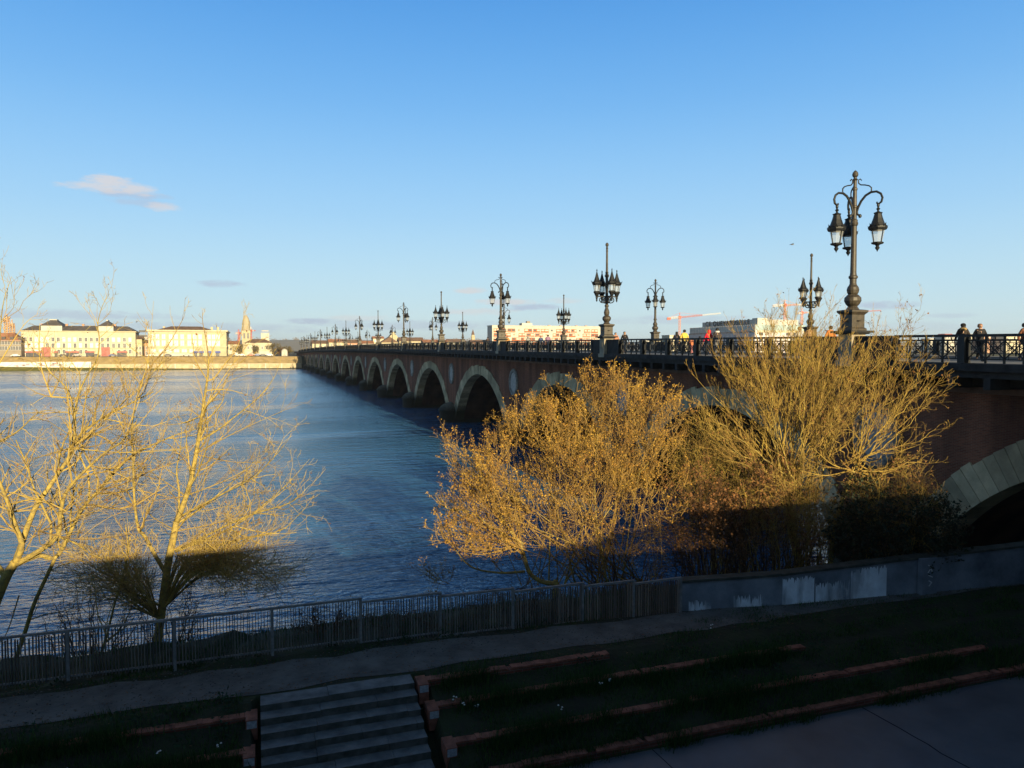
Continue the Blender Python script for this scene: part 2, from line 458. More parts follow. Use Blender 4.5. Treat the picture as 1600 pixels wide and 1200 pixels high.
# piers with round cutwaters, medallions above
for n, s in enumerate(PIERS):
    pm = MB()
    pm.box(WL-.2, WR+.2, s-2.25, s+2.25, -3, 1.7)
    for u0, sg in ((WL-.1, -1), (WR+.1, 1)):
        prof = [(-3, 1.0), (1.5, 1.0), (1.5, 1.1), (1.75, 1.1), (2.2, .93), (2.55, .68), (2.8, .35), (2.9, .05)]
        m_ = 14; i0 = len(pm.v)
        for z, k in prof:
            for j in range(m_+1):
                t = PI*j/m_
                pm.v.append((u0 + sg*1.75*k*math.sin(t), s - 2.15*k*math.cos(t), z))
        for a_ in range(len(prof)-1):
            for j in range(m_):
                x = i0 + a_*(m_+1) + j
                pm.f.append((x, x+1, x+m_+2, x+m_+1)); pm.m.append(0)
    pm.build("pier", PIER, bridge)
    zc = deck(s) - 3.55
    for uu, sg in ((WL, -1), (WR, 1)):
        md = MB(); nn = 28
        prof = [(0, .1), (1.12, .1), (1.14, .07)]
        wr = [(1.14, .05), (1.2, .17), (1.34, .22), (1.5, .2), (1.6, .1), (1.6, -.02)]
        for pr, mi in ((prof, 0), (wr, 1)):
            i0 = len(md.v)
            for r_, h in pr:
                for j in range(nn):
                    t = 2*PI*j/nn
                    rr = r_ * (1 + (.02*math.sin(9*t) if mi else 0))
                    md.v.append((uu + sg*h, s + rr*math.cos(t), zc + 1.04*rr*math.sin(t)))
            for a_ in range(len(pr)-1):
                for j in range(nn):
                    j2 = (j+1) % nn
                    md.f.append((i0+a_*nn+j, i0+a_*nn+j2, i0+(a_+1)*nn+j2, i0+(a_+1)*nn+j)); md.m.append(mi)
        md.warp(lambda x, y, z: (x, s+(y-s)*.88, zc+(z-zc)*.94))
        md.build("medallion", [MEDAL, WREATH], bridge)
# abutments at both banks
ab = MB()
for u0, u1 in ((-.06, .34), (19.46, 19.86)):
    ap = MB(); ap.box(u0, u1, -60, BND[0]-WING_, deck(11.4)-.06, deck(11.4)+1.06); ap.build('parapet', GRAN, bridge)
for s0, s1 in ((-60, BND[0]+2.2), (END-2.2, END+60)):
    for u0, u1 in ((WL-.04, WL+.5), (WR-.5, WR+.04)):
        ab.box(u0, u1, s0, s1, -2, deck(11.4)-.9)
    ab.box(WL, WR, min(s1, s0+2) if s0 > 0 else s1-2, s1-.02 if s0 < 0 else s0+2.01, -2, 6)
    ab.box(-.3, 20.1, s0, s1 if s0 < 0 else s1, deck(11.4)-.9, deck(11.4)-.05)
ab.build("abutment", BRICK, bridge)
# granite parapet blocks beside each lamp, railings between
def dz(mb):
    mb.warp(lambda x, y, z: (x, y, z + deck(y)))
WING = 2.45
for n, s in enumerate(PIERS + [BND[0], END]):
    for side in (0, 1):
        m_ = MB()
        for e in (-1, 1):
            y0, y1 = sorted((s + e*.45, s + e*WING))
            x0, x1 = (-.06, .30) if side == 0 else (19.5, 19.86)
            m_.box(x0, x1, y0, y1, -.02, .96)
            m_.box(x0-.05, x1+.05, y0-.03, y1+.03, .96, 1.08)
            yy = s + e*WING
            m_.box(x0-.04, x1+.04, min(yy, yy-e*.34), max(yy, yy-e*.34), .0, .955)
        dz(m_)
        m_.build("parapet_block", GRAN if n else [GRAN], bridge)
def railing(s0, s1, x, fine):
    m_ = MB(); Lr = s1 - s0
    # continuous rails
    ss = samples(s0, s1, 1.6)
    for i in range(len(ss)-1):
        a, b = ss[i], ss[i+1]
        m_.bar((x, a, 1.035), (x, b, 1.035), .13, .075); m_.bar((x, a, 1.085), (x, b, 1.085), .08, .035)
        m_.bar((x, a, .86), (x, b, .86), .05, .045); m_.bar((x, a, .15), (x, b, .15), .06, .05)
    nb = max(1, round(Lr / 3.15)); per = Lr / nb
    for k in range(nb):
        y = s0 + k*per
        if k: m_.box(x-.17, x+.17, y-.15, y+.15, 0, .99)
        bays = 4; y0 = y + (.17 if k else .02); y1 = y + per - (.17 if k < nb-1 else .02)
        for q in range(bays):
            a = y0 + (y1-y0)*q/bays; b = y0 + (y1-y0)*(q+1)/bays; mid = (a+b)/2
            m_.box(x-.035, x+.035, a-.03, a+.03, 0, 1.0)
            m_.bar((x, a, .16), (x, b, .85), .035); m_.bar((x+.002, a, .85), (x+.002, b, .16), .035)
            if fine:
                m_.bar((x, mid-.2, .17), (x, mid-.2, .85), .022); m_.bar((x, mid+.2, .17), (x, mid+.2, .85), .022)
                pts = [Vector((x, mid + .13*math.cos(2*PI*j/10), .505 + .13*math.sin(2*PI*j/10))) for j in range(11)]
                m_.tube(pts, [.018]*11, 4, cap=False)
                m_.bar((x, mid, .86), (x, mid, .99), .03)
        m_.box(x-.035, x+.035, y1-.03, y1+.03, 0, 1.0)
    dz(m_)
    return m_.build("railing", IRON, bridge)
ends = [BND[0]] + PIERS + [END]
for i in range(17):
    for x in (.1, 19.7):
        railing(ends[i]+WING, ends[i+1]-WING, x, i < 7)

# ------------------------------------------------------------------ lamps
def lantern(parent, p, hanging):
    """roof (the lantern's own mesh) with glass and finials as pieces; p = where it hangs or stands"""
    m_ = MB(); g = MB(); fi = MB()
    if hanging:
        z = p[2]
        m_.lathe([(.03, 0), (.05, -.06), (.09, -.1), (.05, -.15), (.04, -.2), (.1, -.24), (.19, -.27), (.17, -.31), (.14, -.33)], 8, p)
        m_.lathe([(.15, -.32), (.20, -.52), (.27, -.72), (.33, -.86)], 8, p)
        m_.lathe([(.36, -.84), (.40, -.88), (.40, -.96), (.36, -1.04), (.30, -1.06)], 8, p)
        zc, zg0, zg1 = -.88, -1.06, -1.58
        fi.lathe([(.24, -1.58), (.26, -1.6), (.24, -1.66), (.10, -1.7), (.06, -1.76), (.10, -1.82), (.08, -1.88), (.03, -1.94), (.015, -2.0)], 8, p)
        rg0, rg1 = .31, .21
    else:
        m_.lathe([(.02, 2.42), (.05, 2.32), (.03, 2.22), (.06, 2.12), (.13, 1.85), (.22, 1.58), (.30, 1.42)], 8, p)
        m_.lathe([(.34, 1.44), (.40, 1.40), (.39, 1.30), (.33, 1.20), (.29, 1.18)], 8, p)
        zc, zg0, zg1 = 1.42, 1.18, .72
        fi.lathe([(.02, -.1), (.07, 0), (.06, .1), (.1, .2), (.09, .28), (.2, .52), (.26, .6), (.27, .68), (.23, .72)], 8, p)
        rg0, rg1 = .29, .21
    for j in range(8):
        a = 2*PI*j/8
        cx, cy = math.cos(a), math.sin(a)
        m_.tri((p[0]+.40*math.cos(a-.2), p[1]+.40*math.sin(a-.2), p[2]+zc-.03), (p[0]+.40*math.cos(a+.2), p[1]+.40*math.sin(a+.2), p[2]+zc-.03), (p[0]+.47*cx, p[1]+.47*cy, p[2]+zc+.13))
        if j % 2 == 0:
            m_.bar((p[0]+rg0*cx, p[1]+rg0*cy, p[2]+zg0), (p[0]+rg1*cx, p[1]+rg1*cy, p[2]+zg1), .03)
    g.lathe([(rg0-.02, zg0), (rg1-.02, zg1)], 8, p)
    lo = m_.build("lantern", IRON, parent)
    g.build("glass", LAMPGLASS, lo); fi.build("finial", IRON, lo)
def pedestal(root, dark):
    m_ = MB()
    m_.box(-.40, .40, -.40, .40, -.3, 1.2)
    m_.box(-.48, .48, -.48, .48, -.3, -.02)
    m_.box(-.30, -.16, -.435, .435, .2, .9); m_.box(.16, .30, -.435, .435, .2, .9)
    m_.box(-.435, .435, -.12, .12, .35, .85)
    m_.build("pedestal", PED, root)
    s_ = MB(); s_.box(-.66, .66, -.66, .66, 1.23, 1.33); s_.box(-.52, .52, -.52, .52, 1.17, 1.23); s_.build("ledge", GRAN, root)
    q = MB(); r2 = math.sqrt(2)
    q.lathe([(.43*r2, 1.33), (.43*r2, 1.42), (.36*r2, 1.48), (.36*r2, 2.05), (.40*r2, 2.1), (.47*r2, 2.18), (.47*r2, 2.26), (.27*r2, 2.3)], 4, rot=PI/4)
    for a in range(4):
        ca, sa = math.cos(a*PI/2), math.sin(a*PI/2)
        x0 = .36
        pts = [(x0, -.2, 1.58), (x0, .2, 1.58), (x0, .2, 1.98), (x0, -.2, 1.98)]
        for (x, y, z) in (pts[0],):
            q.lathe([(.1, -.02), (.12, 0), (.03, .03)], 8, (x*ca, x*sa, 1.78))
    q.build("plinth", IRONP, root)
def arm_lamp():
    root = thing("street_lamp", "x", "street lamp")
    pedestal(root, True)
    m_ = MB()
    m_.lathe([(.30, 2.3), (.26, 2.36), (.2, 2.44), (.3, 2.55), (.37, 2.7), (.36, 2.84), (.26, 2.95), (.2, 3.0), (.24, 3.06), (.27, 3.2), (.24, 3.32), (.17, 3.42), (.145, 3.5), (.15, 3.7), (.2, 3.74), (.2, 3.82), (.15, 3.86),
              (.135, 4.0), (.115, 6.1), (.15, 6.13), (.17, 6.22), (.14, 6.3), (.15, 6.36), (.10, 6.42), (.10, 6.9), (.13, 6.93), (.13, 7.0), (.095, 7.03), (.085, 7.7), (.11, 7.73), (.11, 7.8), (.075, 7.85), (.075, 8.15), (.12, 8.2), (.07, 8.25), (.07, 8.3), (.12, 8.36), (.135, 8.43), (.11, 8.52), (.04, 8.6), (.01, 8.62)], 14)
    m_.build("pole", IRONP, root, smooth=False)
    for ang in (PI, PI/3, -PI/3):       # one arm reaches out over the river, two over the footway
        ca, sa = math.cos(ang), math.sin(ang)
        def P(r, z): return Vector((r*ca, r*sa, z))
        am = MB()
        pts = [P(.22, 6.55), P(.12, 6.62), P(.10, 6.75), P(.16, 6.95), P(.28, 7.2), P(.46, 7.42), P(.68, 7.54), P(.92, 7.54), P(1.1, 7.42), P(1.17, 7.24), P(1.13, 7.06), P(1.02, 6.98), P(.94, 7.02), P(.95, 7.08)]
        am.tube(pts, [.04]+[.055]*6+[.05]*4+[.045, .04, .035], 7)
        pts = [P(.28, 8.12), P(.22, 8.2), P(.14, 8.16), P(.15, 8.02), P(.24, 7.93), P(.42, 7.9), P(.6, 7.84), P(.7, 7.74), P(.7, 7.6)]
        am.tube(pts, [.025]*3+[.03]*6, 6)
        am.lathe([(.02, .09), (.07, .04), (.07, -.04), (.02, -.09)], 8, P(.24, 6.53))
        am.lathe([(.03, .08), (.06, .03), (.06, -.04), (.035, -.1)], 8, P(1.0, 6.93))
        am.build("arm", IRON, root)
        lantern(root, P(1.0, 6.86), True)
    return root
def candelabra():
    root = thing("street_lamp", "x", "street lamp")
    pedestal(root, True)
    m_ = MB()
    m_.lathe([(.28, 2.3), (.24, 2.36), (.18, 2.44), (.28, 2.55), (.34, 2.68), (.33, 2.8), (.24, 2.9), (.16, 2.96), (.2, 3.05), (.22, 3.2), (.17, 3.4), (.12, 3.5), (.12, 3.62), (.17, 3.66), (.17, 3.74), (.11, 3.78), (.13, 3.95), (.2, 4.02), (.15, 4.1), (.13, 4.3),
              (.115, 4.35), (.11, 5.9), (.16, 5.95), (.18, 6.05), (.13, 6.12), (.11, 6.2), (.13, 6.3), (.09, 6.35), (.075, 7.9), (.1, 7.94), (.075, 8.0), (.075, 8.1), (.1, 8.15), (.07, 8.2), (.07, 8.3), (.12, 8.36), (.13, 8.44), (.1, 8.53), (.02, 8.6)], 14)
    m_.build("pole", IRONP, root)
    for k in range(4):
        ang = k*PI/2; ca, sa = math.cos(ang), math.sin(ang)
        def P(r, z): return Vector((r*ca, r*sa, z))
        am = MB()
        am.bar(P(.1, 4.42), P(.92, 4.42), .09, .09)
        am.tube([P(.12, 3.98), P(.3, 3.92), P(.5, 3.96), P(.62, 4.1), P(.6, 4.26), P(.48, 4.33), P(.37, 4.26), P(.37, 4.14), P(.45, 4.1)], [.04]*5+[.035]*2+[.03]*2, 6)
        am.tube([P(.14, 4.38), P(.2, 4.2), P(.32, 4.06)], [.03]*3, 5)
        am.build("bracket", IRON, root)
        lantern(root, P(.86, 4.1), False)
    return root
ORD = ["first", "second", "third", "fourth", "fifth", "sixth", "seventh", "eighth", "ninth"]
lampA = arm_lamp(); lampB = candelabra()
treeA, treeB = tree_of(lampA), tree_of(lampB)
used = set()
for side in (0, 1):
    cnt = {0: 0, 1: 0}
    for n, s in enumerate(PIERS):
        if side == 1 and n == 0: continue
        t = n % 2
        src, tr = (lampA, treeA) if t == 0 else (lampB, treeB)
        if t not in used: used.add(t); o = src
        else: o = copy_tree(src, None, tr)
        o.location = wor(.12 if side == 0 else 19.68, s, deck(s)); o.rotation_euler = (0, 0, ANG + (PI if side else 0))
        k = cnt[t]; cnt[t] += 1
        kind = "black lamp with three hanging lanterns" if t == 0 else "black lamp with four upright lanterns"
        if side == 0 and n == 0: lab = "tallest black street lamp, nearest the viewer, with three hanging lanterns on arched arms"
        elif side == 0: lab = f"{ORD[k]} {kind} along the left parapet"
        else: lab = f"{ORD[k]} {kind} along the right parapet"
        o['label'] = lab; o['group'] = "ornate street lamps along the bridge parapets"
ALB = 1.0
# ------------------------------------------------------------------ ground, river, foreground
GRASSY = mat("dark_earth_and_grass", (.042, .05, .018), 1, .5, 1.2, .05, 9, col2=(.036, .03, .02))
SOIL = GRASSY
PATHM = mat("sandy_path", (.165, .152, .135), .95, .35, 1.6, .04, 12, col2=(.085, .078, .068))
CONC = mat("damp_concrete_pavement", (.14, .138, .142), .42, .25, .7, .003, 40, spec=.5, col2=(.085, .084, .092))
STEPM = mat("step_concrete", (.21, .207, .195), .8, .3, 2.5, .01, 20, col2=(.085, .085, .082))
TBRICK = brick_mat("terrace_brick", (.26, .09, .058), (.18, .062, .042), (.20, .17, .14), 'xz', .22, .07)
TCAP = mat("terrace_cap_brick", (.27, .10, .06), .9, .45, 4, .01)
OLDWHITE = mat("worn_white_paint", (.36, .37, .39), .8, .4, 14)
WHITEP = mat("white_paint", (.62, .63, .64), .7, .12, 6)
RISER = mat("shade_toned_riser", (.135, .132, .118), .9, .45, 3.5, .01, 20, col2=(.05, .054, .044))  # weaker sky light on the upright faces put into a darker colour
DARKCRACK = mat("crack", (.012, .012, .012), 1, .2, 4)

GP = [(-6000, 8.9), (-300, 8.9), (5, 8.9), (9.3, 8.9), (9.32, 1.5), (16, 1.5), (23.3, 1.5), (23.55, 1.70), (24.0, 1.92), (24.3, 2.03), (25.0, 2.27), (25.3, 2.36), (25.75, 2.55), (26.05, 2.66), (26.3, 2.69), (27.2, 2.7), (28.3, 2.66),
      (29.0, 2.55), (30.2, 2.5), (31.3, 2.35), (32.3, 1.9), (33.3, 1.1), (34.4, .35), (35.6, -.35), (37.5, -1.1), (40, -2), (60, -4.5), (240, -6), (400, -4.5), (440, -1.2), (452, -.4), (457, .35), (458.4, .5), (458.6, .6),
      (461, 2.9), (470, 7.0), (474, 7.25), (600, 7.4), (900, 7.6), (1500, 9), (2200, 12), (3000, 20), (8000, 30)]
us = [-6000, -2500, -900, -400, -200, -100, -70, -52] + [-44 + .7*i for i in range(26)] + [-26.02, -25.9, -22.15, -22.02] + [-21.5 + .7*i for i in range(40)] + [8, 14, 30, 60, 150, 400, 900, 2500, 6000]
us = sorted(us)
g = MB()
rg = random.Random(3)
for u in us:
    for s, z in GP:
        zz = z
        if -25.95 < u < -22.1 and 23.4 < s < 26.2: zz = z - .4
        elif 28.6 < s < 35: zz = z + rg.uniform(-.16, .16)
        elif 23.4 < s < 26.2: zz = z + rg.uniform(-.03, .03)
        g.v.append((u, s, zz))
n = len(GP)
for i in range(len(us)-1):
    for j in range(n-1):
        a = i*n + j
        g.f.append((a, a+n, a+n+1, a+1)); g.m.append(0)
struct(g.build("ground", GRASSY, frame=True, smooth=False))
# added parapet lengths on the unseen quay, shaped to shade the lower bank
q = MB(); 
for a_, b_ in ((-90, -18.5), (-9.5, -.5)): q.box(a_, b_, 9.02, 9.28, 8.8, 10.05); q.box(a_, b_, 8.98, 9.33, 10.05, 10.13)
struct(q.build("shade_parapet", STONE, frame=True))
p = MB(); p.quad((-120, 9.33, 1.504), (1.6, 9.33, 1.504), (1.6, 23.33, 1.504), (-120, 23.33, 1.504))
pav = struct(p.build("pavement", CONC, frame=True))
ck = MB()
def crack(pts, w):
    for i in range(len(pts)-1):
        (x0, y0), (x1, y1) = pts[i], pts[i+1]
        dx, dy = x1-x0, y1-y0; l = math.hypot(dx, dy); nx, ny = -dy/l*w, dx/l*w
        ck.quad((x0-nx, y0-ny, 1.508), (x1-nx, y1-ny, 1.508), (x1+nx, y1+ny, 1.508), (x0+nx, y0+ny, 1.508))
rc = random.Random(5)
pts = [(-11.48 + .24*i/24 + rc.uniform(-.035, .035), 23.3 - 9*i/24) for i in range(25)]
crack(pts, .018)
crack([(x+5.5, y) for x, y in pts], .012); crack([(x-6, y) for x, y in pts], .012)
struct(ck.build("pavement_joint", DARKCRACK, pav))
# path
p = MB()
uu = [-60 + 1.0*i for i in range(75)]
rp_ = random.Random(8)
lo = [26.45 + rp_.uniform(-.12, .12) for _ in uu]; hi = [28.0 - .25*max(0, min(1, (u+22)/10)) - .45*max(0, min(1, (u+12)/8)) + rp_.uniform(-.13, .13) for u in uu]
for i in range(len(uu)-1):
    for k in range(3):
        def pt(j, t): 
            s = lo[j] + (hi[j]-lo[j])*t
            return (uu[j], s, 2.708)
        p.quad(pt(i, k/3), pt(i+1, k/3), pt(i+1, (k+1)/3), pt(i, (k+1)/3))
struct(p.build("path", PATHM, frame=True))
# river
wm = bpy.data.materials.new("river_water"); wm.use_nodes = True
nt = wm.node_tree; N = nt.nodes; L = nt.links; b = N['Principled BSDF']
b.inputs['Base Color'].default_value = (.035, .115, .225, 1); b.inputs['Roughness'].default_value = .07; b.inputs['IOR'].default_value = 1.48
b.inputs['Specular IOR Level'].default_value = .9
tc = N.new('ShaderNodeTexCoord')
def wave(sc, sx, rot, det):
    mp = N.new('ShaderNodeMapping'); mp.inputs['Scale'].default_value = (sx, 1, 1); mp.inputs['Rotation'].default_value = (0, 0, rot)
    L.new(tc.outputs['Object'], mp.inputs['Vector'])
    z = N.new('ShaderNodeTexNoise'); z.inputs['Scale'].default_value = sc; z.inputs['Detail'].default_value = det; z.inputs['Roughness'].default_value = .55; z.inputs['Distortion'].default_value = .4
    L.new(mp.outputs[0], z.inputs['Vector'])
    return z.outputs['Fac']
def bump(h, dist, strength, prev=None):
    bp = N.new('ShaderNodeBump'); bp.inputs['Distance'].default_value = dist; bp.inputs['Strength'].default_value = strength
    if hasattr(strength, 'name'): pass
    L.new(h, bp.inputs['Height'])
    if prev is not None: L.new(prev, bp.inputs['Normal'])
    return bp.outputs['Normal']
def mul(a, b_):
    n = N.new('ShaderNodeMath'); n.operation = 'MULTIPLY'; L.new(a, n.inputs[0]); L.new(b_, n.inputs[1]); return n.outputs[0]
# wind ruffled patches and slicks along the current
pm_ = N.new('ShaderNodeMapRange'); pm_.inputs['From Min'].default_value = .36; pm_.inputs['From Max'].default_value = .62; pm_.inputs['To Min'].default_value = .35; pm_.inputs['To Max'].default_value = 1.25
L.new(wave(.045, .22, .12, 5), pm_.inputs['Value'])
# the river lies calmer towards the middle and the far bank than in the chop along this shore
sy = N.new('ShaderNodeSeparateXYZ'); L.new(tc.outputs['Object'], sy.inputs[0])
cm = N.new('ShaderNodeMapRange'); cm.inputs['From Min'].default_value = 35; cm.inputs['From Max'].default_value = 330; cm.inputs['To Min'].default_value = 1; cm.inputs['To Max'].default_value = .5
cm.interpolation_type = 'SMOOTHERSTEP'
L.new(sy.outputs[1], cm.inputs['Value'])
patch = mul(pm_.outputs[0], cm.outputs[0])
n1 = bump(wave(.16, .45, .3, 2), .8, .3)
n2 = bump(mul(wave(.7, .36, .12, 4), patch), .55, .9, n1)
n3 = bump(mul(wave(2.7, .5, -.15, 4), patch), .2, 1.0, n2)
L.new(n3, b.inputs['Normal'])
# patches ruffled by the wind between smoother slicks
rz = N.new('ShaderNodeMapRange'); rz.inputs['From Min'].default_value = .35; rz.inputs['From Max'].default_value = .65; rz.inputs['To Min'].default_value = .08; rz.inputs['To Max'].default_value = .24
L.new(wave(.03, .35, .1, 4), rz.inputs['Value']); L.new(rz.outputs[0], b.inputs['Roughness'])
p = MB(); p.quad((-5000, 31, 0), (5000, 31, 0), (5000, 459, 0), (-5000, 459, 0))
struct(p.build("river_water", wm, frame=True))

# steps
st = frame_thing("concrete_steps", "wide flight of worn concrete steps between the two banks of brick terraces", "steps", base=(-24, 23.3, 1.5))
def into(mb, base):
    mb.warp(lambda x, y, z: (x-base[0], y-base[1], z-base[2])); return mb
rs = random.Random(2)
for i in range(8):
    m_ = MB(); s0 = 25.8 - .35*i; z = 2.7 - .15*i
    ua = -25.82; segs = [ua]
    while segs[-1] < -22.42: segs.append(min(-22.38, segs[-1] + rs.uniform(.9, 1.5)))
    for a, b_ in zip(segs[:-1], segs[1:]):
        dz_ = rs.uniform(-.012, .012); ds = rs.uniform(-.015, .015)
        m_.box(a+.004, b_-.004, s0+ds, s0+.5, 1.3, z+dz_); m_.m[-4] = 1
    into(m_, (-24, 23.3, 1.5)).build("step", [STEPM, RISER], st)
# brick terrace walls
def terrace(name_label, u0, u1, s0, ztop, h, end_at=None):
    base = (u0, s0, ztop-h)
    t = frame_thing("terrace_wall", name_label, "brick wall", "low brick walls of the grass terraces", base)
    m_ = MB(); m_.box(u0, u1, s0, s0+.2, ztop-h-.3, ztop-.045)
    into(m_, base).build("brickwork", TBRICK, t)
    c = MB(); k = u0
    while k < u1 - .05:
        l = min(rs.uniform(.28, .34), u1-k)
        l = min(l, rs.choice((.105, .105, .215)))
        if rs.random() > .06: j_ = rs.uniform(-.012, .012); c.box(k+.004, k+l-.004, s0-.015+j_, s0+.205+j_, ztop-.045, ztop+rs.uniform(-.012, .008))
        k += l
    into(c, base).build("coping", TCAP, t)
    if end_at is not None:
        e = MB(); e.box(end_at-.12, end_at+.12, s0-.2, s0+.3, ztop-h-.25, ztop-.005); into(e, base).build("end_block", TCAP, t)
        e = MB(); e.box(end_at-.1, end_at+.105, s0-.21, s0-.2, ztop-.19, ztop-.03); into(e, base).build("painted_end", OLDWHITE, t)
    return t
terrace("topmost low brick wall right of the steps, its bare red top ending at the path", -22.1, -17.3, 25.8, 2.72, .22, -22.2)
terrace("second low brick wall down right of the steps, long and partly overgrown", -22.0, -11.7, 25.1, 2.42, .22, -22.12)
terrace("third low brick wall down right of the steps, bare only towards its far right end", -21.9, -6.2, 24.05, 2.07, .2, -21.98)
terrace("lowest brick wall on the right, running along the edge of the concrete pavement", -21.7, 1.4, 23.34, 1.70, .2, -21.84)
terrace("topmost low brick wall left of the steps", -46, -26.05, 25.6, 2.60, .2, -26.0)
terrace("middle low brick wall left of the steps, half hidden by grass", -46, -26.1, 24.7, 2.27, .2, -26.05)
terrace("lowest brick wall left of the steps", -46, -26.15, 23.8, 1.93, .2, -26.1)

# paling fence
PALE = mat("grey_chestnut_pales", (.24, .21, .18), .9, .5, 5, .01, island=True, col2=(.075, .066, .06))
FRAMEM = mat("grey_fence_frame", (.22, .21, .20), .7, .3, 6, .004)
fb = (-24, 28.6, 2.6)
fence = frame_thing("paling_fence", "grey fence of thin upright pales in framed panels between path and river", "fence", None, fb)
posts = [(-41.7, 28.75, 2.62), (-39.3, 28.75, 2.62), (-36.9, 28.75, 2.62), (-34.6, 28.74, 2.63), (-32.4, 28.72, 2.63), (-30.12, 28.7, 2.64), (-27.8, 28.66, 2.65), (-25.5, 28.68, 2.65), (-23.25, 28.7, 2.65), (-21.1, 28.55, 2.62), (-19.05, 28.35, 2.58), (-16.95, 28.25, 2.55), (-15.4, 28.05, 2.52), (-13.9, 27.9, 2.5)]
FH = 1.22
rf = random.Random(11)
for i in range(len(posts)-1):
    (u0, s0, z0), (u1, s1, z1) = posts[i], posts[i+1]
    dzl = -.10 if i >= 8 else 0.0
    def lerp(t, z): return (u0+(u1-u0)*t, s0+(s1-s0)*t, (z0+dzl+(z1-z0-dzl)*t) + z)
    m_ = MB()
    k = .03
    Lp = math.hypot(u1-u0, s1-s0)
    while k < Lp - .03:
        t = k/Lp
        a = lerp(t, rf.uniform(.02, .08)); b_ = lerp(t + rf.uniform(-.006, .006), FH - rf.uniform(.03, .09))
        wv = rf.uniform(.05, .078)
        m_.bar((a[0], a[1]+rf.uniform(-.012, .012), a[2]), (b_[0], b_[1]+rf.uniform(-.012, .012), b_[2]), wv, .018)
        k += rf.uniform(.06, .082)
    into(m_, fb).build("pale_panel", PALE, fence)
    m_ = MB(); m_.bar(lerp(0, FH), lerp(1, FH), .075, .055); m_.bar(lerp(0, .12), lerp(1, .12), .04, .04)
    into(m_, fb).build("rail", FRAMEM, fence)
for (u0, s0, z0) in posts:
    m_ = MB(); m_.box(u0-.035, u0+.035, s0-.05, s0+.03, z0-.4, z0+FH+.03)
    into(m_, fb).build("post", FRAMEM, fence)
# concrete wall to the right of the fence
WALLM = mat("dirty_painted_wall", (.27, .295, .33), .85, .5, .8, .01, 14, col2=(.10, .11, .13))
WALLP = mat("wall_white_patch", (.72, .76, .80), .85, .25, 1.3, .004, 14)
def worn(m, lo, hi, sc):
    nt = m.node_tree; N = nt.nodes; L = nt.links
    tc = N.new('ShaderNodeTexCoord'); mp = N.new('ShaderNodeMapping'); mp.inputs['Scale'].default_value = (1, 1, .3); z = N.new('ShaderNodeTexNoise'); z.inputs['Scale'].default_value = sc; z.inputs['Detail'].default_value = 7
    L.new(tc.outputs['Object'], mp.inputs[0]); L.new(mp.outputs[0], z.inputs['Vector'])
    r_ = N.new('ShaderNodeMapRange'); r_.inputs['From Min'].default_value = lo; r_.inputs['From Max'].default_value = hi; L.new(z.outputs['Fac'], r_.inputs['Value'])
    L.new(r_.outputs[0], N['Principled BSDF'].inputs['Alpha'])
worn(WALLP, .30, .55, 1.6)
wb = (-8, 27.2, 2.4)
rw = frame_thing("concrete_wall", "grimy blue grey concrete wall with whitewashed patches below the bridge", "wall", None, wb)
wp = [(-13.8, 27.95, 2.45, 3.55), (-10.7, 27.35, 2.45, 3.62), (-6.8, 26.95, 2.45, 3.78), (-5.3, 26.75, 2.45, 3.85), (-1.5, 26.4, 2.45, 3.96), (1.72, 26.2, 2.45, 4.02)]
m_ = MB(); cp = MB()
for (a, b_) in zip(wp[:-1], wp[1:]):
    i0 = len(m_.v)
    m_.v += [(a[0],a[1],1.9),(b_[0],b_[1],1.9),(b_[0],b_[1]+.3,1.9),(a[0],a[1]+.3,1.9),(a[0],a[1],a[3]),(b_[0],b_[1],b_[3]),(b_[0],b_[1]+.3,b_[3]),(a[0],a[1]+.3,a[3])]
    for q_ in ((4,5,6,7),(0,1,5,4),(1,2,6,5),(2,3,7,6),(3,0,4,7)): m_.f.append(tuple(i0+k for k in q_)); m_.m.append(0)
    cp.bar((a[0], a[1]+.15, a[3]+.03), (b_[0], b_[1]+.15, b_[3]+.03), .4, .07)
into(m_, wb).build("wall_face", WALLM, rw); into(cp, wb).build("coping", mat("mossy_coping", (.06, .062, .05), .9, .4, 3, .02), rw)
def wall_at(u):
    for (a, b_) in zip(wp[:-1], wp[1:]):
        if a[0] <= u <= b_[0]:
            t = (u-a[0])/(b_[0]-a[0]); return a[1]+(b_[1]-a[1])*t, a[3]+(b_[3]-a[3])*t
    return wp[-1][1], wp[-1][3]
rq = random.Random(4)
for u0, u1, zt in ((-10.65, -9.55, -.08), (-9.5, -8.3, -.35), (-8.25, -6.95, -.06), (-12.2, -11.3, -.5), (-13.6, -12.9, -.55)):
    m_ = MB(); xs = [u0 + (u1-u0)*k/40 for k in range(41)]; tops = [wall_at(x)[1] + zt - abs(rq.gauss(0, .16))*(1 if zt < -.2 else .6) for x in xs]
    for k in range(40):
        sA, sB = wall_at(xs[k])[0]-.006, wall_at(xs[k+1])[0]-.006
        m_.quad((xs[k], sA, 2.5), (xs[k+1], sB, 2.5), (xs[k+1], sB, tops[k+1]), (xs[k], sA, tops[k]))
    into(m_, wb).build("whitewash_patch", WALLP, rw)
m_ = MB(); s_, zt = wall_at(-5.5); m_.box(-5.85, -5.2, s_-.14, s_+.02, 2.3, zt+.02)
pl = into(m_, wb).build("pillar", WALLM, rw)
m_ = MB()
for (x0, z0, x1, z1) in ((-.1, .95, .02, 1.1), (.02, 1.1, .08, .98), (-.08, .88, .1, .8), (-.06, .7, .08, .62), (.06, .62, -.05, .52), (-.1, 1.2, .05, 1.16)):
    a = (-5.5+x0, s_-.148, 2.45+z0); b_ = (-5.5+x1, s_-.148, 2.45+z1); m_.bar(a, b_, .006, .035)
into(m_, wb).build("graffiti", WHITEP, pl)

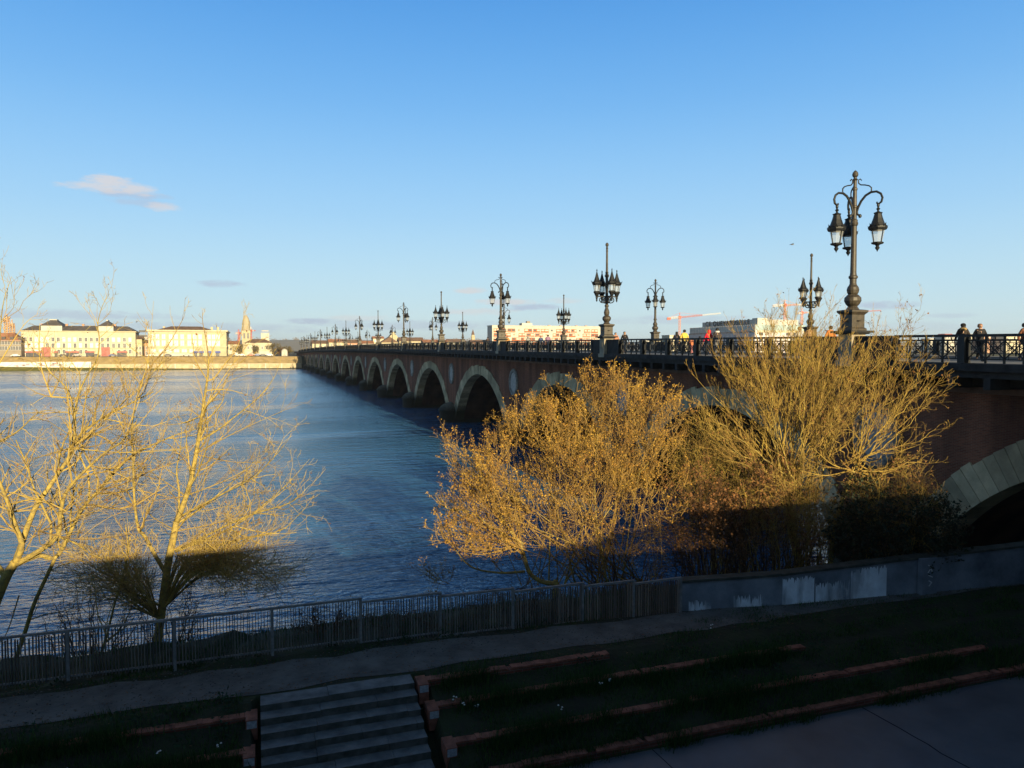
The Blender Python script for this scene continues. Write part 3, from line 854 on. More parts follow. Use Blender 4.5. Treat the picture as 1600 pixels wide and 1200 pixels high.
# grass: far too many blades to count
GBL = mat("grass_blades", (.062, .125, .024), .8, .3, 1, island=True, col2=(.02, .042, .012), spec=.15)
gr = MB(); rr = random.Random(21)
def gz(s):
    for (a, za), (b_, zb) in zip(GP[:-1], GP[1:]):
        if a <= s <= b_: return za + (zb-za)*(s-a)/(b_-a)
    return 2
def blade(u, s, h):
    z = gz(s) - .03; a = rr.uniform(0, PI); w_ = rr.uniform(.006, .014); lx, ls = rr.uniform(-.4, .4)*h, rr.uniform(-.4, .4)*h
    c_, s_ = math.cos(a)*w_, math.sin(a)*w_
    gr.tri((u-c_, s-s_, z), (u+c_, s+s_, z), (u+lx, s+ls, z+h))
from mathutils import noise as mnoise
def cover(u0, u1, s0, s1, per, hmin, hmax, thr=-.15):
    for _ in range(int((u1-u0)*(s1-s0)*per)):
        u = rr.uniform(u0, u1); s = rr.uniform(s0, s1)
        k = mnoise.noise((u*.9, s*1.6, 1.3)) + rr.uniform(-.25, .25)
        if k < thr: continue
        blade(u, s, rr.uniform(hmin, hmax) * (.7 + .8*max(0, k)))
cover(-40, -14, 28.05, 28.95, 420, .05, .16)
cover(-14, 1, 26.5, 27.6, 420, .05, .16)
cover(-40, -14, 28.9, 32, 120, .1, .35)
cover(-38, -26.2, 23.4, 26.5, 800, .06, .2, -.3)
cover(-21.9, 1, 23.5, 24.05, 1100, .06, .26, -.2)
def tufts(u0, u1, s, n):
    for _ in range(n):
        u = rr.uniform(u0, u1); k = mnoise.noise((u*.45, s*3.1, 4.2))
        if k < .02: continue
        for _ in range(int(60 + 90*k)):
            blade(u + rr.gauss(0, .16), s + rr.gauss(0, .09), rr.uniform(.12, .42)*(.6+k))
def overgrow(u0, u1, s, n, h0=.16, h1=.42):
    for _ in range(n):
        u = rr.uniform(u0, u1)
        for _ in range(70): blade(u + rr.gauss(0, .2), s + rr.gauss(.05, .1), rr.uniform(h0, h1))
overgrow(-21.6, -20.6, 25.72, 14); overgrow(-21.4, -19.8, 25.05, 16); overgrow(-18.8, -17.6, 25.05, 10); overgrow(-20.4, -18.2, 24.0, 24); overgrow(-16.6, -12.6, 24.0, 40); overgrow(-20, -18, 23.35, 12, .1, .25); overgrow(-31, -28.3, 25.52, 34); overgrow(-29, -26.9, 24.62, 30); overgrow(-35, -32.5, 24.62, 26); overgrow(-34, -29, 23.75, 50)
tufts(-21.6, -17, 25.7, 40); tufts(-21.6, -12, 25.0, 90); tufts(-21.6, -6, 23.95, 200); tufts(-38, -26.3, 25.5, 130); tufts(-38, -26.3, 24.6, 150); tufts(-38, -26.3, 23.72, 150); tufts(-21, 0, 23.3, 60)
cover(-21.9, 1, 24.3, 25.1, 900, .06, .2, -.3)
cover(-21.9, -3, 25.35, 25.8, 900, .06, .2, -.3)
cover(-21.9, 1, 25.95, 26.5, 800, .04, .14, -.1)
stuff(gr.build("grass", GBL, frame=True), "dark green grass on the terraces and along the fence")
# weeds: taller leafy clumps
WEED = mat("weed_leaves", (.028, .055, .02), .7, .3, 1, island=True, col2=(.016, .03, .012), spec=.2)
wd = MB()
for _ in range(150):
    u, s = rr.choice([(rr.uniform(-21.5, -4), rr.uniform(23.6, 26.2)), (rr.uniform(-36, -26.3), rr.uniform(23.5, 26.3)), (rr.uniform(-36, -14), rr.uniform(28.3, 29))])
    for _ in range(rr.randint(14, 34)):
        p0 = Vector((u + rr.gauss(0, .11), s + rr.gauss(0, .11), gz(s) + abs(rr.gauss(.06, .1))))
        a = Vector((rr.uniform(-1, 1), rr.uniform(-1, 1), rr.uniform(-.3, .8))).normalized()*rr.uniform(.03, .07); b_ = a.orthogonal().normalized()*.02
        wd.quad(p0-a, p0+b_, p0+a, p0-b_)
stuff(wd.build("weeds", WEED, frame=True), "leafy weeds growing among the terrace grass")
# pebbles and litter of dry bits on the path
pb = MB()
for _ in range(5200):
    u = rr.uniform(-38, 0); s = rr.uniform(26.4, 28.2)
    if mnoise.noise((u*.35, s*.8, 7)) + rr.uniform(-.3, .3) < -.05: continue
    r_ = rr.uniform(.006, .02); z = 2.712
    pb.lathe([(r_, -.003), (r_*.8, r_*.5), (.001, r_*.7)], 5, (u, s, z), rot=rr.uniform(0, 6), sx=rr.uniform(.7, 1.6))
stuff(pb.build("gravel", mat("gravel_stones", (.16, .15, .14), .9, .3, 1, island=True, col2=(.05, .046, .04)), frame=True), "loose gravel scattered over the dirt path")
# white flowers in the grass
FLW = mat("white_petals", (.75, .75, .72), .6, .05, 3)
GST = mat("flower_stem", (.04, .08, .02), .7, .1, 3)
spots = [(712, 1068), (744, 1096), (725, 1090), (955, 1043), (937, 1056), (876, 1127), (245, 1152), (341, 1156), (36, 1178), (102, 1187), (1112, 980)]
for px, py in spots:
    v = loc(at_height(px, py, 2.3))
    # settle on the slope seen along the same line
    zz = gz(v.y); v = loc(at_height(px, py, zz + .16)); zz = gz(v.y)
    f = thing("white_flower", "small white flowers in the dark grass of the terraces", "flower", "white flowers dotted over the grass", wor(v.x, v.y, zz))
    m_ = MB(); fl = MB()
    for _ in range(3):
        dx, dy, h = rr.uniform(-.06, .06), rr.uniform(-.06, .06), rr.uniform(.14, .24)
        m_.tube([Vector((dx*.3, dy*.3, 0)), Vector((dx, dy, h))], [.005, .004], 4)
        for k in range(6):
            a = k*PI/3
            c_ = Vector((dx, dy, h)); e = Vector((math.cos(a), math.sin(a), .25))*.026; sd = Vector((-math.sin(a), math.cos(a), 0))*.012
            fl.quad(c_, c_+e*.6+sd, c_+e, c_+e*.6-sd)
        fl.lathe([(.012, -.002), (.012, .02), (.004, .024)], 6, (dx, dy, h))
    m_.build("stem", GST, f); fl.build("petals", FLW, f)

FALLEN = mat("fallen_leaves", (.20, .10, .04), .9, .3, 1, island=True, col2=(.07, .04, .02))
fl_ = MB()
for _ in range(2600):
    u = rr.uniform(-38, 1); s = rr.choice([rr.gauss(26.5, .25), rr.gauss(28.0, .3), rr.uniform(23.2, 28.2)])
    if -25.9 < u < -22.1 and s < 26.2: continue
    z = (2.716 if 26.45 < s < 27.9 else gz(s) + .05); a = rr.uniform(0, 6.3); r_ = rr.uniform(.015, .04); c_, s_ = math.cos(a)*r_, math.sin(a)*r_
    fl_.quad((u-c_, s-s_, z), (u+s_*.5, s-c_*.5, z+.012), (u+c_, s+s_, z+.004), (u-s_*.5, s+c_*.5, z+.014))
stuff(fl_.build("fallen_leaves", FALLEN, frame=True), "brown fallen leaves lying on the path and grass")
# an added, unseen hedge behind the viewer, shaped to set shadow edges
hg = thing("shade_hedge", "added unseen hedge along the quay edge behind the viewer", "shade_hedge", None, wor(-20, 8, 8.9), ANG)
def shade_top(u):
    k = .38*mnoise.noise((u*.55, 3, 0)) + .12*mnoise.noise((u*2.3, 8, 0))
    pts_ = [(-48, 10.3), (-24, 10.4), (-19.5, 10.2), (-18, 9.3), (-15.5, 9.45), (-13, 9.85), (-11, 10.2), (-9, 10.4), (-6, 10.9), (-1, 11.1)]
    for (a, za), (b_, zb) in zip(pts_[:-1], pts_[1:]):
        if a <= u <= b_: return za + (zb-za)*(u-a)/(b_-a) + k
    return 9
hm2 = MB(); rh2 = random.Random(31)
for _ in range(30000):
    u = rh2.uniform(-47, -1); zt = shade_top(u); z = 8.9 + (zt-8.9)*rh2.random()**.6; s = 7.9 + rh2.uniform(-.45, .45)*(1.1 - .6*(z-8.9)/(zt-8.85))
    c_ = Vector((u+20, s-8, z-8.9)); a = Vector((rh2.gauss(0, 1), rh2.gauss(0, 1), rh2.gauss(0, 1))).normalized()*rh2.uniform(.03, .07); b_ = a.orthogonal()*.6
    hm2.quad(c_-a, c_+b_, c_+a, c_-b_)
hm2.build("foliage", mat("shade_hedge_leaves", (.04, .055, .022), .6, .3, 3, island=True, col2=(.02, .028, .012)), hg)
hb = MB()
for i in range(46): hb.tube([Vector((-26.5 + i, 0, -.1)), Vector((-26.4 + i + rh2.uniform(-.2, .2), 0, shade_top(-46.5+i)-9.3))], [.04, .02], 5)
hb.build("stems", MATS["fallen_leaves"], hg)
ALB = .72
# ------------------------------------------------------------------ trees on the near bank
def spline(pts, n=6):
    out = []
    P_ = [pts[0]*2 - pts[1]] + pts + [pts[-1]*2 - pts[-2]]
    for i in range(1, len(P_)-2):
        p0, p1, p2, p3 = P_[i-1], P_[i], P_[i+1], P_[i+2]
        for k in range(n):
            t = k/n
            out.append(.5*((2*p1) + (p2-p0)*t + (2*p0-5*p1+4*p2-p3)*t*t + (3*p1-p0-3*p2+p3)*t**3))
    out.append(pts[-1]); return out
class Tree:
    def __init__(self, seed, up=.10, sides=(7, 5, 4, 3), dens=(2.2, 3.2, 4.5, 0), ratio=(.45, .5, .5), leaf=0, leafsize=.05, maxlev=3, jit=.16, spread=(28, 62), minr=.003, base=None, taper=.4):
        self.r = random.Random(seed); self.big = MB(); self.small = MB(); self.lv = MB()
        self.up = up; self.sides = sides; self.dens = dens; self.ratio = ratio; self.leaf = leaf; self.leafsize = leafsize
        self.maxlev = maxlev; self.jit = jit; self.spread = spread; self.minr = minr; self.taper = taper; self.nt = 0; self.foot = None; self.thin = 1.0
    def rv(self):
        r = self.r; return Vector((r.gauss(0, 1), r.gauss(0, 1), r.gauss(0, 1)))
    def limb(self, pts, r0, r1, lev=0, n=5, child=(.12, 1.0), dens=None, L=None, wob=.0):
        """a limb along given points, with its side branches"""
        p = spline(pts, n); r0 *= self.thin; r1 *= self.thin
        if wob:
            for i in range(1, len(p)-1): p[i] = p[i] + self.rv()*wob
        k = len(p); rad = [r0 + (r1-r0)*(i/(k-1))**.8 for i in range(k)]
        (self.big if r0 > .03 else self.small).tube(p, rad, self.sides[min(lev, 3)])
        self.children(p, rad, lev, child, dens, L)
    def root(self, p, r):
        """carry the trunk down into the bank"""
        g_ = gz(loc(p).y) - .3
        if p.z > g_:
            q = Vector((p.x, p.y + .05, g_)); self.foot = ([q, q.lerp(p, .45), p + Vector((0, 0, .12))], [r*1.55, r*1.15, r*1.0])
    def children(self, p, rad, lev, child=(.2, 1.0), dens=None, L=None):
        r = self.r
        length = sum((p[i+1]-p[i]).length for i in range(len(p)-1))
        L = L or length
        if self.leaf: self.leaves(p, lev)
        if lev >= self.maxlev: return
        n = length * (dens if dens is not None else self.dens[lev]) * r.uniform(.85, 1.15)
        n = int(n) + (1 if r.random() < n - int(n) else 0)
        for _ in range(n):
            t = child[0] + (child[1]-child[0]) * r.random()**.85
            x = t*(len(p)-1); i = min(int(x), len(p)-2); f = x-i
            q = p[i].lerp(p[i+1], f); rr_ = rad[i] + (rad[i+1]-rad[i])*f
            tan = (p[i+1]-p[i]).normalized()
            ax = tan.cross(self.rv()).normalized()
            d = Quaternion(ax, R(r.uniform(*self.spread))) @ tan
            d = (d + Vector((0, 0, self.up*1.5))).normalized()
            l2 = L * self.ratio[min(lev, 2)] * (1 - .55*t) * r.uniform(.45, 1.25)
            l2 = max(.12, l2)
            self.grow(q, d, l2, max(self.minr, min(rr_*.62, .012*l2+.004)), lev+1)
    def grow(self, q, d, l, r0, lev):
        r = self.r
        n = 3 if lev >= 3 else (4 if lev == 2 else 6)
        step = l/n; p = [q]
        for _ in range(n):
            d = (d + self.rv()*self.jit + Vector((0, 0, self.up))).normalized()
            p.append(p[-1] + d*step)
        rad = [max(self.minr*.7, r0*(1-(1-self.taper)*i/n)) for i in range(n+1)]
        (self.big if r0 > .03 else self.small).tube(p, rad, self.sides[min(lev, 3)], cap=False)
        self.nt += 1
        self.children(p, rad, lev)
    def leaves(self, p, lev):
        if lev < self.maxlev - 1: return
        r = self.r
        n = self.leaf if lev == self.maxlev else self.leaf*.5
        n = int(n) + (1 if r.random() < n-int(n) else 0)
        for _ in range(n):
            i = r.randint(max(0, len(p)//3), len(p)-1)
            self.leaf_at(p[i] + self.rv()*.03)
    def leaf_at(self, c, size=None):
        r = self.r; s = (size or self.leafsize)*r.uniform(.6, 1.3)
        a = self.rv().normalized()*s; b_ = a.orthogonal().normalized(); b_ = (Quaternion(a.normalized(), r.uniform(0, 6.3)) @ b_)*s*.42
        self.lv.quad(c, c + a*.5 + b_, c + a, c + a*.5 - b_)
    def finish(self, name, label, cat, base, bark, twig, leafm=None, group=None):
        t = thing(name, label, cat, group, base)
        if self.foot: self.big.tube(*self.foot, 8)
        for mb, nm, mt in ((self.big, "trunk", bark), (self.small, "twigs", twig), (self.lv, "leaves", leafm)):
            if mb.v:
                mb.warp(lambda x, y, z: (x-base.x, y-base.y, z-base.z)); mb.build(nm, mt, t, smooth=(nm == "trunk"))
        return t
BARK = mat("lichen_bark", (.66, .49, .115), .9, .3, 9, .012, 40, col2=(.22, .18, .10), spec=.1)
TWIG = mat("golden_twigs", (.66, .48, .12), .9, .3, 3, island=True, col2=(.34, .23, .10), spec=.1)
TWIGO = mat("ochre_twigs", (.52, .34, .10), .9, .3, 3, island='patch', col2=(.20, .12, .055), spec=.1)
TWIGG = mat("greenish_twigs", (.62, .44, .10), .9, .3, 3, island='patch', col2=(.26, .15, .06), spec=.1)
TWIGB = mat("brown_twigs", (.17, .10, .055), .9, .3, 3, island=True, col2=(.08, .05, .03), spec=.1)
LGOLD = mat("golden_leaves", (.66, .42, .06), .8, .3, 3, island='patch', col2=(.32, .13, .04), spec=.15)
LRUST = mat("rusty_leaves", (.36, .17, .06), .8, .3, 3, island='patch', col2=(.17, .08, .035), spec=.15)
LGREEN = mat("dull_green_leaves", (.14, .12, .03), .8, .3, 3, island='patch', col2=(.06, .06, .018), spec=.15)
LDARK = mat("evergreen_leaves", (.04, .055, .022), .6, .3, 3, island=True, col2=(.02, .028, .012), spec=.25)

def pl(r, pts, Y0, Y1):
    """limb points seen at these places, at depths running from Y0 to Y1"""
    k = len(pts)
    return [at_depth(x, y, Y0 + (Y1-Y0)*i/(k-1)) for i, (x, y) in enumerate(pts)]
# --- tree at the left edge
T = Tree(101, up=.07, dens=(3.0, 3.7, 4.8, 0), ratio=(.46, .55, .6), leaf=.09, leafsize=.06, jit=.19, minr=.005)
Y = 20.4; T.thin = .68
L_ = T.limb
L_(pl(T, [(-40, 1030), (-15, 960), (8, 905), (24, 878)], Y, Y), .26, .17, dens=.5)
L_(pl(T, [(24, 880), (34, 852), (24, 822), (14, 790), (2, 760), (-20, 700), (-30, 640)], Y, 19.4), .14, .03)
L_(pl(T, [(24, 878), (52, 800), (76, 762), (108, 714), (118, 688), (150, 660), (208, 628), (240, 612)], Y, 21.2), .13, .02)
L_(pl(T, [(112, 708), (117, 668), (115, 641), (104, 607), (76, 578), (66, 548)], 20.8, 20.2), .07, .012)
L_(pl(T, [(116, 650), (124, 612), (139, 582), (152, 560), (155, 530), (153, 505), (160, 478), (171, 459)], 20.6, 21.3), .05, .007)
L_(pl(T, [(153, 505), (142, 486), (132, 462)], 21.1, 21.0), .012, .004)
L_(pl(T, [(152, 540), (178, 520), (200, 505)], 21.1, 21.6), .012, .004)
L_(pl(T, [(20, 885), (86, 842), (95, 798), (108, 762), (158, 712), (190, 690), (212, 660)], Y, 19.6), .12, .02)
L_(pl(T, [(24, 882), (60, 868), (90, 868), (127, 798), (165, 755), (203, 714), (264, 684), (300, 672)], Y, 21.8), .13, .018)
L_(pl(T, [(20, 1045), (40, 985), (54, 942), (78, 890), (88, 868)], 20.9, 20.6), .09, .07, dens=1)
L_(pl(T, [(12, 905), (-30, 850), (-70, 780), (-90, 690), (-60, 600)], Y, 21), .13, .03)
L_(pl(T, [(10, 790), (60, 780), (110, 800), (140, 790)], 20.2, 19.8), .04, .008)
L_(pl(T, [(0, 690), (30, 672), (60, 645), (90, 640)], 20.2, 19.8), .045, .008)
L_(pl(T, [(-30, 690), (-4, 560), (4, 480), (18, 432)], 20.6, 20.8), .05, .006, dens=1.2)
L_(pl(T, [(-20, 600), (16, 540), (40, 505), (60, 490)], 20.6, 20.9), .03, .005, dens=2)
L_(pl(T, [(84, 836), (120, 850), (150, 870), (190, 868)], 20.4, 19.6), .05, .01)
L_(pl(T, [(30, 930), (10, 990), (-10, 1010)], 20.4, 19.6), .03, .01)
for _ in range(26):
    p0 = T.r.choice([(40, 860), (60, 830), (100, 800), (20, 800), (150, 760), (110, 700), (80, 620)])
    q = (p0[0] + T.r.uniform(-130, 170), p0[1] + T.r.uniform(-150, 60)); y1 = Y + T.r.uniform(-2.2, 2.2)
    L_(pl(T, [p0, ((p0[0]+q[0])/2 + T.r.uniform(-12, 12), (p0[1]+q[1])/2 + T.r.uniform(-5, 18)), q], Y, y1), .032, .008, lev=1)
T.root(at_depth(-40, 1030, Y), 0.26)
T.finish("bare_tree", "broad bare tree with lichen yellow limbs at the left edge behind the fence", "tree", at_depth(-40, 1030, Y), BARK, TWIG, LRUST)
nA = T.nt
# --- second tree, a straight lit trunk right of it
T = Tree(202, up=.06, dens=(3.0, 3.7, 4.8, 0), ratio=(.42, .55, .6), leaf=.07, leafsize=.06, jit=.17, minr=.005)
L_ = T.limb; Y = 21.0; T.thin = .68
L_(pl(T, [(243, 1020), (250, 975), (262, 885), (270, 845), (276, 815)], Y, Y), .20, .13, dens=.8)
L_(pl(T, [(276, 816), (296, 760), (308, 700), (314, 660), (318, 632), (324, 592), (326, 560)], Y, 20.6), .125, .03)
L_(pl(T, [(326, 560), (322, 530), (317, 505), (316, 484)], 20.6, 20.5), .03, .006, dens=3)
L_(pl(T, [(322, 596), (335, 590), (352, 568), (372, 540), (380, 500), (381, 484)], 20.6, 21.2), .035, .006, dens=2.5)
L_(pl(T, [(309, 690), (340, 672), (362, 655), (405, 620), (428, 590), (436, 570)], 20.8, 21.8), .05, .008, dens=2.2)
L_(pl(T, [(280, 808), (347, 772), (397, 745), (430, 712), (452, 685)], Y, 20.0), .055, .008, dens=2.2)
L_(pl(T, [(277, 818), (320, 790), (372, 745), (420, 700)], Y, 22.6), .05, .008, dens=2.2)
L_(pl(T, [(274, 862), (359, 826), (413, 788), (450, 755), (484, 717)], Y, 21.8), .06, .007, dens=2.2)
L_(pl(T, [(284, 856), (380, 809), (447, 788), (476, 770)], Y, 19.8), .055, .008, dens=2.2)
L_(pl(T, [(276, 868), (388, 840), (440, 828), (480, 790)], Y, 22.4), .05, .007, dens=2.2)
L_(pl(T, [(278, 815), (280, 770), (276, 735), (282, 700), (284, 660)], Y, 21.6), .06, .008)
L_(pl(T, [(262, 900), (245, 872), (226, 838), (216, 825), (210, 780), (208, 720), (206, 670), (214, 620), (225, 585)], Y, 20.0), .10, .012)
L_(pl(T, [(218, 600), (240, 566), (262, 540), (285, 500), (290, 484)], 20.0, 20.4), .03, .005, dens=2)
L_(pl(T, [(216, 620), (232, 560), (236, 520), (240, 470)], 20.0, 19.6), .02, .005, dens=2)
for _ in range(48):      # low boughs spreading towards the water, drooping at their ends
    dx = T.r.uniform(40, 195); ye = 868 + dx*.16 + T.r.uniform(-22, 34)
    L_(pl(T, [(256, 950), (262 + dx*.3, 925 - T.r.uniform(15, 55)), (258 + dx*.7, 880 + T.r.uniform(-12, 18)), (256 + dx, ye)], Y, Y + T.r.uniform(-1.8, 1.8)), T.r.uniform(.018, .045), .006, lev=0 if T.r.random() < .4 else 1, dens=4.2, child=(.25, 1))
for _ in range(40):
    dx = -T.r.uniform(30, 165); ye = 880 + T.r.uniform(-35, 50)
    L_(pl(T, [(250, 968), (250 + dx*.4, 940 - T.r.uniform(0, 40)), (252 + dx, ye)], Y, Y + T.r.uniform(-1.8, 1.8)), T.r.uniform(.015, .035), .006, lev=1, dens=4.2, child=(.25, 1))
L_(pl(T, [(255, 950), (230, 935), (205, 925), (180, 905), (150, 890)], Y, 20), .06, .012, dens=3)
L_(pl(T, [(150, 1040), (165, 1000), (180, 940), (196, 885), (200, 855), (196, 820)], 20.4, 20.2), .06, .02, dens=3)
L_(pl(T, [(250, 965), (215, 940), (190, 915), (165, 880), (130, 850)], Y, 21.6), .05, .012, dens=3)
for _ in range(22):
    p0 = T.r.choice([(276, 830), (290, 775), (305, 710), (270, 860), (315, 650), (212, 760)])
    q = (p0[0] + T.r.uniform(-110, 150), p0[1] + T.r.uniform(-130, 20)); y1 = Y + T.r.uniform(-2, 2)
    L_(pl(T, [p0, ((p0[0]+q[0])/2 + T.r.uniform(-10, 10), (p0[1]+q[1])/2 + T.r.uniform(0, 16)), q], Y, y1), .028, .007, lev=1)
T.root(at_depth(243, 1020, Y), 0.2)
T.finish("bare_tree", "slender bare tree with one straight sunlit trunk and limbs swept to the right", "tree", at_depth(243, 1020, Y), BARK, TWIG, LRUST)
nB = T.nt
# --- golden bush in the middle
def bush(seed, base_line, Yb, targets, n, wob, lev_d, leaf, leafsize, r0=.035, **kw):
    T = Tree(seed, leaf=leaf, leafsize=leafsize, **kw)
    for i in range(n):
        t = T.r.random()
        bx = base_line[0][0] + (base_line[1][0]-base_line[0][0])*t; by = base_line[0][1] + (base_line[1][1]-base_line[0][1])*t
        q = targets(T.r, t)
        y0 = Yb + T.r.uniform(-.6, .6); y1 = y0 + T.r.uniform(-2.2, 2.0)
        mx, my = bx + (q[0]-bx)*.45 + T.r.uniform(-wob, wob), by + (q[1]-by)*.5 + T.r.uniform(-wob, wob)*.5
        T.limb(pl(T, [(bx, by), (mx, my), q], y0, y1), r0*T.r.uniform(.5, 1.1), .006, lev=1, child=(.22, 1.0), dens=lev_d)
    return T
def top_of(px):
    pts = [(660, 830), (690, 800), (715, 730), (740, 694), (790, 672), (815, 636), (850, 600), (900, 582), (960, 586), (1035, 592), (1062, 650), (1075, 700)]
    for (a, ya), (b_, yb) in zip(pts[:-1], pts[1:]):
        if a <= px <= b_: return ya + (yb-ya)*(px-a)/(b_-a)
    return 760
T = Tree(303, leaf=2.4, leafsize=.052, up=.11, dens=(2, 6.2, 6.0, 0), ratio=(.34, .34, .5), spread=(16, 58), jit=.2, minr=.0045, sides=(6, 4, 3, 3))
hub = at_depth(900, 860, 25.2)
def stem(q, b0, r0, lev, d, child=(.3, 1.0)):
    mid = b0.lerp(q, .5) + Vector((T.r.gauss(0, .16), T.r.gauss(0, .16), T.r.gauss(.05, .12)))
    T.limb([b0, mid, q], r0, .006, lev=lev, child=child, dens=d)
for _ in range(44):
    px = T.r.uniform(730, 1050); q = at_depth(px, top_of(px) + 18 + T.r.random()*120, 25.2 + T.r.uniform(-2, 2))
    b0 = at_depth(T.r.uniform(815, 1020), 915, 25.2 + T.r.uniform(-.6, .6)); stem(q, b0, T.r.uniform(.015, .035), 1, 1.6)
for _ in range(96):
    px = T.r.uniform(690, 1064); yt = top_of(px); py = yt + 26 + (T.r.random()**1.25)*(190 if px > 800 else 130)
    c_ = at_depth(px, py, 25.2 + T.r.uniform(-2.1, 2.0)); out = (c_ - hub).normalized()
    for _ in range(T.r.randint(5, 12)):
        d_ = (out*.7 + Vector((0, 0, .55)) + T.rv()*.42).normalized()
        T.grow(c_ + T.rv()*.16, d_, T.r.uniform(.45, 1.15), .011, 1)
L_ = T.limb; Y = 25
L_(pl(T, [(868, 912), (845, 908), (828, 895), (818, 865), (812, 845)], Y, Y), .085, .06, lev=0, dens=.6)
L_(pl(T, [(812, 848), (790, 820), (775, 790), (760, 760), (742, 720)], Y, 24.6), .06, .012, lev=0, dens=3)
L_(pl(T, [(818, 850), (770, 825), (735, 800), (700, 795), (690, 780)], Y, 24), .05, .008, lev=0, dens=3)
L_(pl(T, [(820, 893), (780, 895), (735, 885), (705, 850), (692, 835)], Y, 24), .05, .008, lev=0, dens=2.6)
L_(pl(T, [(760, 770), (725, 750), (702, 715), (692, 680)], Y, 24.2), .03, .006, lev=0, dens=4)
for _ in range(34):      # loose outer branches low on the river side
    q = (T.r.uniform(688, 800), T.r.uniform(680, 870)); p0 = T.r.choice([(815, 850), (800, 830), (830, 800), (820, 870)])
    L_(pl(T, [p0, ((p0[0]+q[0])/2 + T.r.uniform(-10, 10), (p0[1]+q[1])/2 + T.r.uniform(0, 22)), q], Y, 24.2 + T.r.uniform(-1.4, 1.2)), .026, .006, lev=1, child=(.25, 1), dens=5)
for _ in range(26):      # twigs hanging over the shaded foot
    x = T.r.uniform(860, 1040); y = T.r.uniform(800, 850)
    L_(pl(T, [(x + T.r.uniform(-30, 30), y-60), (x, y), (x + T.r.uniform(-25, 25), y + T.r.uniform(40, 75))], 24.4, 23.8 + T.r.uniform(-.5, .5)), .012, .004, lev=2)
T.root(at_depth(868, 912, Y), 0.085)
for _ in range(34):
    px = T.r.uniform(860, 1068); c_ = at_depth(px, top_of(px) + 20 + T.r.random()*170, 25.4 + T.r.uniform(-2.2, 1.8)); out = (c_ - hub).normalized()
    for _ in range(T.r.randint(6, 11)):
        T.grow(c_ + T.rv()*.18, (out*.5 + Vector((0, 0, .75)) + T.rv()*.4).normalized(), T.r.uniform(.45, 1.0), .01, 1)
T.finish("leafy_bush", "dense golden bush with small leaves and twigs in the middle of the bank", "bush", at_depth(868, 912, Y), BARK, TWIGO, LGOLD)
nC = T.nt
# --- willow with bare rods in front of the bridge
T = Tree(404, up=.08, dens=(3.0, 4.0, 4.6, 0), ratio=(.36, .45, .5), leaf=.3, leafsize=.055, spread=(12, 38), jit=.12, minr=.005, sides=(6, 5, 3, 3))
L_ = T.limb; Y = 27
L_(pl(T, [(1255, 905), (1240, 840), (1232, 790), (1226, 752)], Y, Y), .17, .15, lev=0, dens=0)
ends_ = [(1058, 640), (1080, 575), (1105, 520), (1135, 545), (1150, 490), (1182, 505), (1205, 470), (1226, 500), (1246, 445), (1262, 480), (1290, 470), (1320, 490), (1345, 512), (1372, 500), (1395, 530), (1350, 560), (1290, 545), (1180, 560), (1120, 610), (1330, 600), (1215, 560), (1090, 690), (1385, 575), (1260, 560), (1150, 620), (1070, 610), (1120, 540), (1165, 515), (1195, 540), (1238, 475), (1275, 510), (1305, 520), (1335, 540), (1360, 530), (1240, 590), (1170, 600), (1310, 575)]
ends_ = [(x, y + 18 if y < 560 else y + 8) for x, y in ends_] + [(1050, 700), (1066, 668), (1096, 640), (1300, 660), (1345, 640), (1372, 610), (1330, 690), (1140, 690), (1246, 478), (1206, 500)]
for q in ends_:
    b0 = (1222 + T.r.uniform(-16, 26), 748 + T.r.uniform(-8, 16)); y1 = Y + T.r.uniform(-2.4, 1.8)
    m1 = (b0[0] + (q[0]-b0[0])*.36 + T.r.uniform(-6, 6), b0[1] + (q[1]-b0[1])*.40)
    m2 = (b0[0] + (q[0]-b0[0])*.68 + T.r.uniform(-6, 6), b0[1] + (q[1]-b0[1])*.72)
    L_(pl(T, [b0, m1, m2, q], Y, y1), T.r.uniform(.016, .036), .004, lev=0, child=(.2, .95), wob=.03)
T.root(at_depth(1255, 905, Y), 0.17)
for q in ((1270, 520), (1300, 545), (1322, 560), (1290, 600), (1340, 585), (1250, 560), (1180, 610), (1100, 660), (1130, 700), (1310, 660)):
    b0 = (1262 + T.r.uniform(-30, 30), 790); L_(pl(T, [b0, ((b0[0]*2+q[0])/3, (b0[1]*2+q[1])/3), ((b0[0]+2*q[0])/3 + T.r.uniform(-8, 8), (b0[1]+2*q[1])/3), q], 26.6, 26.6 + T.r.uniform(-2.4, 1.2)), T.r.uniform(.02, .04), .007, lev=0, child=(.25, 1), wob=.05)
T.finish("bare_willow", "fan of long bare yellow rods rising in front of the bridge below the tallest lamp", "tree", at_depth(1255, 905, Y), BARK, TWIGG, LRUST)
nD = T.nt
